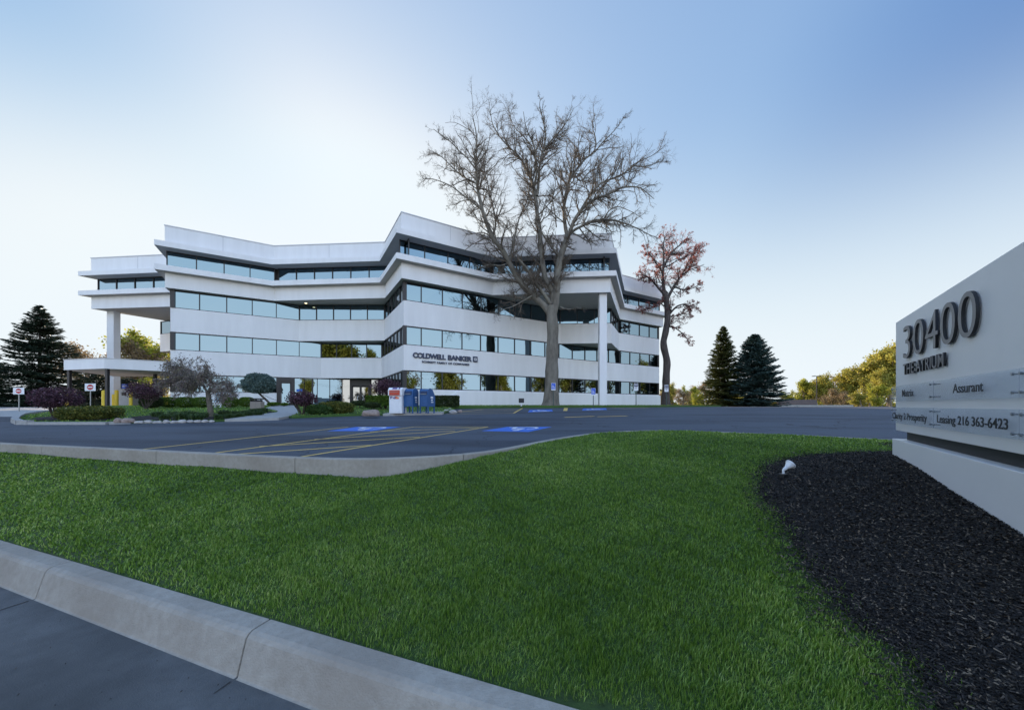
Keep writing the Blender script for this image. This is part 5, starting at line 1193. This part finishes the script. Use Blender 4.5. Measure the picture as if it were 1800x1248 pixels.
# rocking chair
q = onrear(383, 716.5); rc = thing('rocking_chair', q, 'white wooden rocking chair with a pale blue cushion between the boxwoods', 'chair', None, .25)
def lb(t, name, c, s, mat, M3=None, bevel=.005): m = MB(); m.box(c, s, 0, 0, M3); return m.build(name, mat, t, local=True, bevel=bevel)
for sx in (-1, 1):
    m = MB(); m.tube([(sx * .3, -.45, .05), (sx * .3, -.2, .01), (sx * .3, .1, 0.0), (sx * .3, .4, .05), (sx * .3, .52, .09)], .025, 6); m.build('rocker', M['white_metal'], rc, local=True)
    lb(rc, 'leg', (sx * .3, -.25, .32), (.05, .05, .62), M['white_metal']); lb(rc, 'leg', (sx * .3, .25, .55), (.05, .05, 1.08), M['white_metal']); lb(rc, 'armrest', (sx * .32, -.02, .64), (.09, .62, .03), M['white_metal'])
lb(rc, 'seat', (0, 0, .42), (.58, .52, .04), M['white_metal']); m = MB()
for k in range(5): m.box((-.22 + k * .11, .25, .80), (.07, .025, .68))
m.box((0, .25, 1.12), (.60, .04, .07)); m.build('backrest', M['white_metal'], rc, local=True)
cush = principled('pale_blue_cushion', (.35, .52, .60), .85)[0]; lb(rc, 'cushion', (0, .16, .82), (.44, .10, .55), cush, bevel=.04); lb(rc, 'cushion', (0, -.02, .475), (.46, .44, .07), cush, bevel=.03)
M['tan'] = noisy('tan_aggregate', (.20, .17, .14), (.32, .27, .23), 40, .85, coord='Position')
GBn = 'twin litter bins by the path'
for x, lab in ((447.5, 'left one of the twin tan litter bins by the path'), (457, 'right one of the twin tan litter bins by the path')):
    q = onrear(x, 720.5); t = thing('litter_bin', q, lab, 'litter bin', GBn)
    bx(t, 'body', (q.x, q.y, q.z + .27), (.36, .36, .54), M['tan'], bevel=.02)
    for dx in (-.15, .15): bx(t, 'lid_post', (q.x + dx, q.y - .12, q.z + .62), (.05, .05, .16), M['core'])
    bx(t, 'lid', (q.x, q.y, q.z + .73), (.39, .39, .07), M['core'], bevel=.01); bx(t, 'liner', (q.x, q.y, q.z + .60), (.22, .22, .12), M['black'])
# ------------------------------------------------------------------ far right
q = Vector(((1435.5 - CX) / F * 78, 78, -.1)); lp = thing('light_pole', q, 'thin dark light pole with a double arm at the far edge of the lot', 'light pole')
m = MB(); m.cyl(q, .16, 2.2, 10); m.build('footing', M['walk'], lp); m = MB(); m.cyl((q.x, q.y, 1.0), .11, 7.0, 8, 0, .08); m.build('pole', M['bark_dark'], lp)
m = MB(); m.box((q.x, q.y, 8.0), (1.5, .08, .08)); m.build('arm', M['bark_dark'], lp)
for s in (-1, 1): bx(lp, 'lamp_head', (q.x + s * .65, q.y, 7.98), (.6, .35, .14), M['core'])
M['brown_wall'] = noisy('brown_block_wall', (.11, .085, .085), (.15, .12, .115), 3, .9, coord='Position')
m = MB(); xa, xb = (1368 - CX) / F * 72, (1436 - CX) / F * 72; za = EYE + (HY - 702.5) / F * 72
m.prism([(xa, 72), (xb, 72), (xb + .3, 72.5), (xa, 72.5)], -.3, za); wl = m.build('boundary_wall', M['brown_wall']); tag(wl, 'long low brown wall behind the lot right of the blue green spruce', 'wall')
m = MB(); m.prism([((1366 - CX) / F * 60, 60), ((1500 - CX) / F * 60, 60), ((1500 - CX) / F * 60, 60.4), ((1366 - CX) / F * 60, 60.4)], -.2, EYE + (HY - 713.2) / F * 60 + .12); wl = m.build('guard_wall', M['walk']); tag(wl, 'low grey concrete wall at the far edge of the lot', 'wall')

# ------------------------------------------------------------------ grass and mulch chips
def scatter_polar(n, r0, r1, a0=-60, a1=60, pw=1.0):
    r = r0 * (r1 / r0) ** (RNG.random(n) ** pw); a = np.radians(RNG.uniform(a0, a1, n)); return r * np.sin(a), r * np.cos(a), r
def in_lawn(X, Y):
    p = np.stack([X - ST0[0], Y - ST0[1]], -1); a = p @ SD; b = p @ SN; return (b > .015) & (b < np.interp(a, ta, tb) - .03)
def blades(name, X, Y, Z, r, hmin, hmax, mat, wk=.0014):
    n = len(X); h = RNG.uniform(hmin, hmax, n); th = RNG.uniform(0, 6.28, n); lean = RNG.uniform(.05, .75, n) * h
    clump_ = .95 + .20 * np.sin(X * 9.1 + np.sin(Y * 7)) * np.sin(Y * 8.3 + 1) + .22 * np.sin(X * 23 + 3 * np.sin(Y * 5)) * np.sin(Y * 19 + 1); h = h * clump_
    w = np.clip(wk * r, .0018, .02) * RNG.uniform(.7, 1.3, n); d = np.stack([np.cos(th), np.sin(th), 0 * th], 1); e = np.stack([-np.sin(th + .6), np.cos(th + .6), 0 * th], 1) * w[:, None]
    b = np.stack([X, Y, Z - .006], 1); m_ = b + d * (lean * .35)[:, None]; m_[:, 2] += h * .6; t = b + d * lean[:, None]; t[:, 2] += h
    v = np.stack([b - e, b + e, m_ + e * .7, m_ - e * .7, t], 1).reshape(-1, 3); i = np.arange(n)[:, None] * 5
    f = np.concatenate([i + np.array([[0, 1, 2, 3]]), i + np.array([[3, 2, 4, 4]])], 1).reshape(-1, 4)
    f3 = np.stack([i[:, 0] + 3, i[:, 0] + 2, i[:, 0] + 4], 1); f4 = (i + np.array([[0, 1, 2, 3]]))
    me = bpy.data.meshes.new(name); me.vertices.add(len(v)); me.vertices.foreach_set('co', v.astype(np.float32).ravel())
    loops = np.concatenate([f4.ravel(), f3.ravel()]).astype(np.int32); me.loops.add(len(loops)); me.loops.foreach_set('vertex_index', loops)
    ls = np.concatenate([np.arange(n) * 4, n * 4 + np.arange(n) * 3]).astype(np.int32); me.polygons.add(2 * n); me.polygons.foreach_set('loop_start', ls); me.update(calc_edges=True)
    pt = .5 + .5 * np.sin(X * 1.3 + 2 * np.sin(Y * .9)) * np.sin(Y * 1.9 + X * .4)
    pt2 = .5 + .5 * np.sin(X * .55 + Y * 1.1 + np.sin(X * 2.3) * .8); pt3 = .5 + .5 * np.sin(X * 5.3 + 2 * np.sin(Y * 4.1)) * np.sin(Y * 6.7 + X * 2.2); rr = np.clip(RNG.random(n) ** 1.3 * .66 + pt * .14 + pt2 * .16 + pt3 * .14, 0, 1); a = me.attributes.new('rnd', 'FLOAT', 'FACE'); a.data.foreach_set('value', np.concatenate([rr, rr]).astype(np.float32))
    return link(name, me, mat)
M['grass'] = leafy('grass_blades', [(.034, .080, .010), (.072, .150, .016), (.125, .235, .026), (.21, .34, .045), (.42, .50, .15)], trans=.35, rough=.42, spec=.5)
NG = 640000
X, Y, r = scatter_polar(NG, 1.7, 14.5, -64, 60, .8); ok = in_lawn(X, Y); X, Y, r = X[ok], Y[ok], r[ok]
ins = in_poly(mul2, X, Y); dm = poly_dist(mul2, X, Y); ok = (~ins) | (dm < RNG.random(len(X)) ** 3 * .14); ok &= ~((~ins) & (dm < .10) & (RNG.random(len(X)) < .55))
X, Y, r = X[ok], Y[ok], r[ok]
p_ = np.stack([X - ST0[0], Y - ST0[1]], -1); b_ = p_ @ SN; keep = (b_ > .25) | (RNG.random(len(X)) < .35 + b_ * 2.2); X, Y, r = X[keep], Y[keep], r[keep]
o = blades('grass', X, Y, lawnz(X, Y), r, .022, .047, M['grass'], .00105); tag(o, 'short dense green lawn grass between the two kerbs', 'grass', kind='stuff')
# tufts hanging over the street kerb
# rear lawn grass
n = 60000; X = RNG.uniform(-34, 20, n); Y = RNG.uniform(13, 36, n); ok = (in_poly(rearleft, X, Y) | in_poly(rearright, X, Y)) & ~in_poly(bed1, X, Y) & ~in_poly(bed2, X, Y) & ~in_poly(walk, X, Y) & ~in_poly([tuple(p) for p in Q1], X, Y)
X, Y = X[ok], Y[ok]; o = blades('rear_grass', X, Y, rearz(X, Y), np.hypot(X, Y), .04, .09, M['grass'], .0012); tag(o, 'green lawn grass around the foot of the building', 'grass', kind='stuff')
# bark chips
M['chip'] = leafy('bark_chips', [(.0055, .0042, .0035), (.011, .0085, .007), (.019, .015, .0125), (.036, .028, .022), (.19, .145, .10)], trans=0, rough=.75, spec=.35)
n = 330000; X, Y, r = scatter_polar(n, 1.9, 11.5, 5, 66, .8); ins = in_poly(mul2, X, Y); d_ = poly_dist(mul2, X, Y); ok = ins | (d_ < RNG.random(n) ** 3 * .30); X, Y, r = X[ok], Y[ok], r[ok]; n = len(X)
L = RNG.uniform(.006, .024, n) * RNG.choice([1, 1, 1, 1.7], n); W_ = RNG.uniform(.0018, .005, n) * np.clip(r / 3, 1, 2.2); th = RNG.uniform(0, 6.28, n); tilt = RNG.normal(0, .35, n)
d = np.stack([np.cos(th) * np.cos(tilt), np.sin(th) * np.cos(tilt), np.sin(tilt)], 1); e = unit(np.cross(d, np.stack([RNG.normal(0, .5, n), RNG.normal(0, .5, n), np.ones(n)], 1)))
c = np.stack([X, Y, lawnz(X, Y) + .014 + RNG.uniform(0, .018, n)], 1)
v = np.stack([c - d * L[:, None] / 2 - e * W_[:, None], c + d * L[:, None] / 2 - e * W_[:, None] * .6, c + d * L[:, None] / 2 + e * W_[:, None] * .7, c - d * L[:, None] / 2 + e * W_[:, None]], 1).reshape(-1, 3)
o = np_mesh('bark_mulch', v, np.arange(4 * n).reshape(n, 4), M['chip'], rnd=RNG.random(n) ** 1.6); tag(o, 'black shredded bark mulch around the monument sign', 'mulch', kind='stuff')
# litter and grit in the gutter
n = 450; a = RNG.uniform(-6, 6, n); b = -.26 - RNG.random(n) ** 2 * 1.2; q = ST0 + SD * a[:, None] + SN * b[:, None]; c = np.stack([q[:, 0], q[:, 1], np.full(n, -.033)], 1)
v, f = leaf_quads(c, RNG.uniform(.002, .006, n), aspect=3.0, jitter=1.0); v[:, 2] = np.clip(v[:, 2], -.038, -.028); o = np_mesh('gutter_debris', v, f, M['chip'], rnd=RNG.random(n)); tag(o, 'specks of grit and twigs in the gutter', 'debris', kind='stuff')
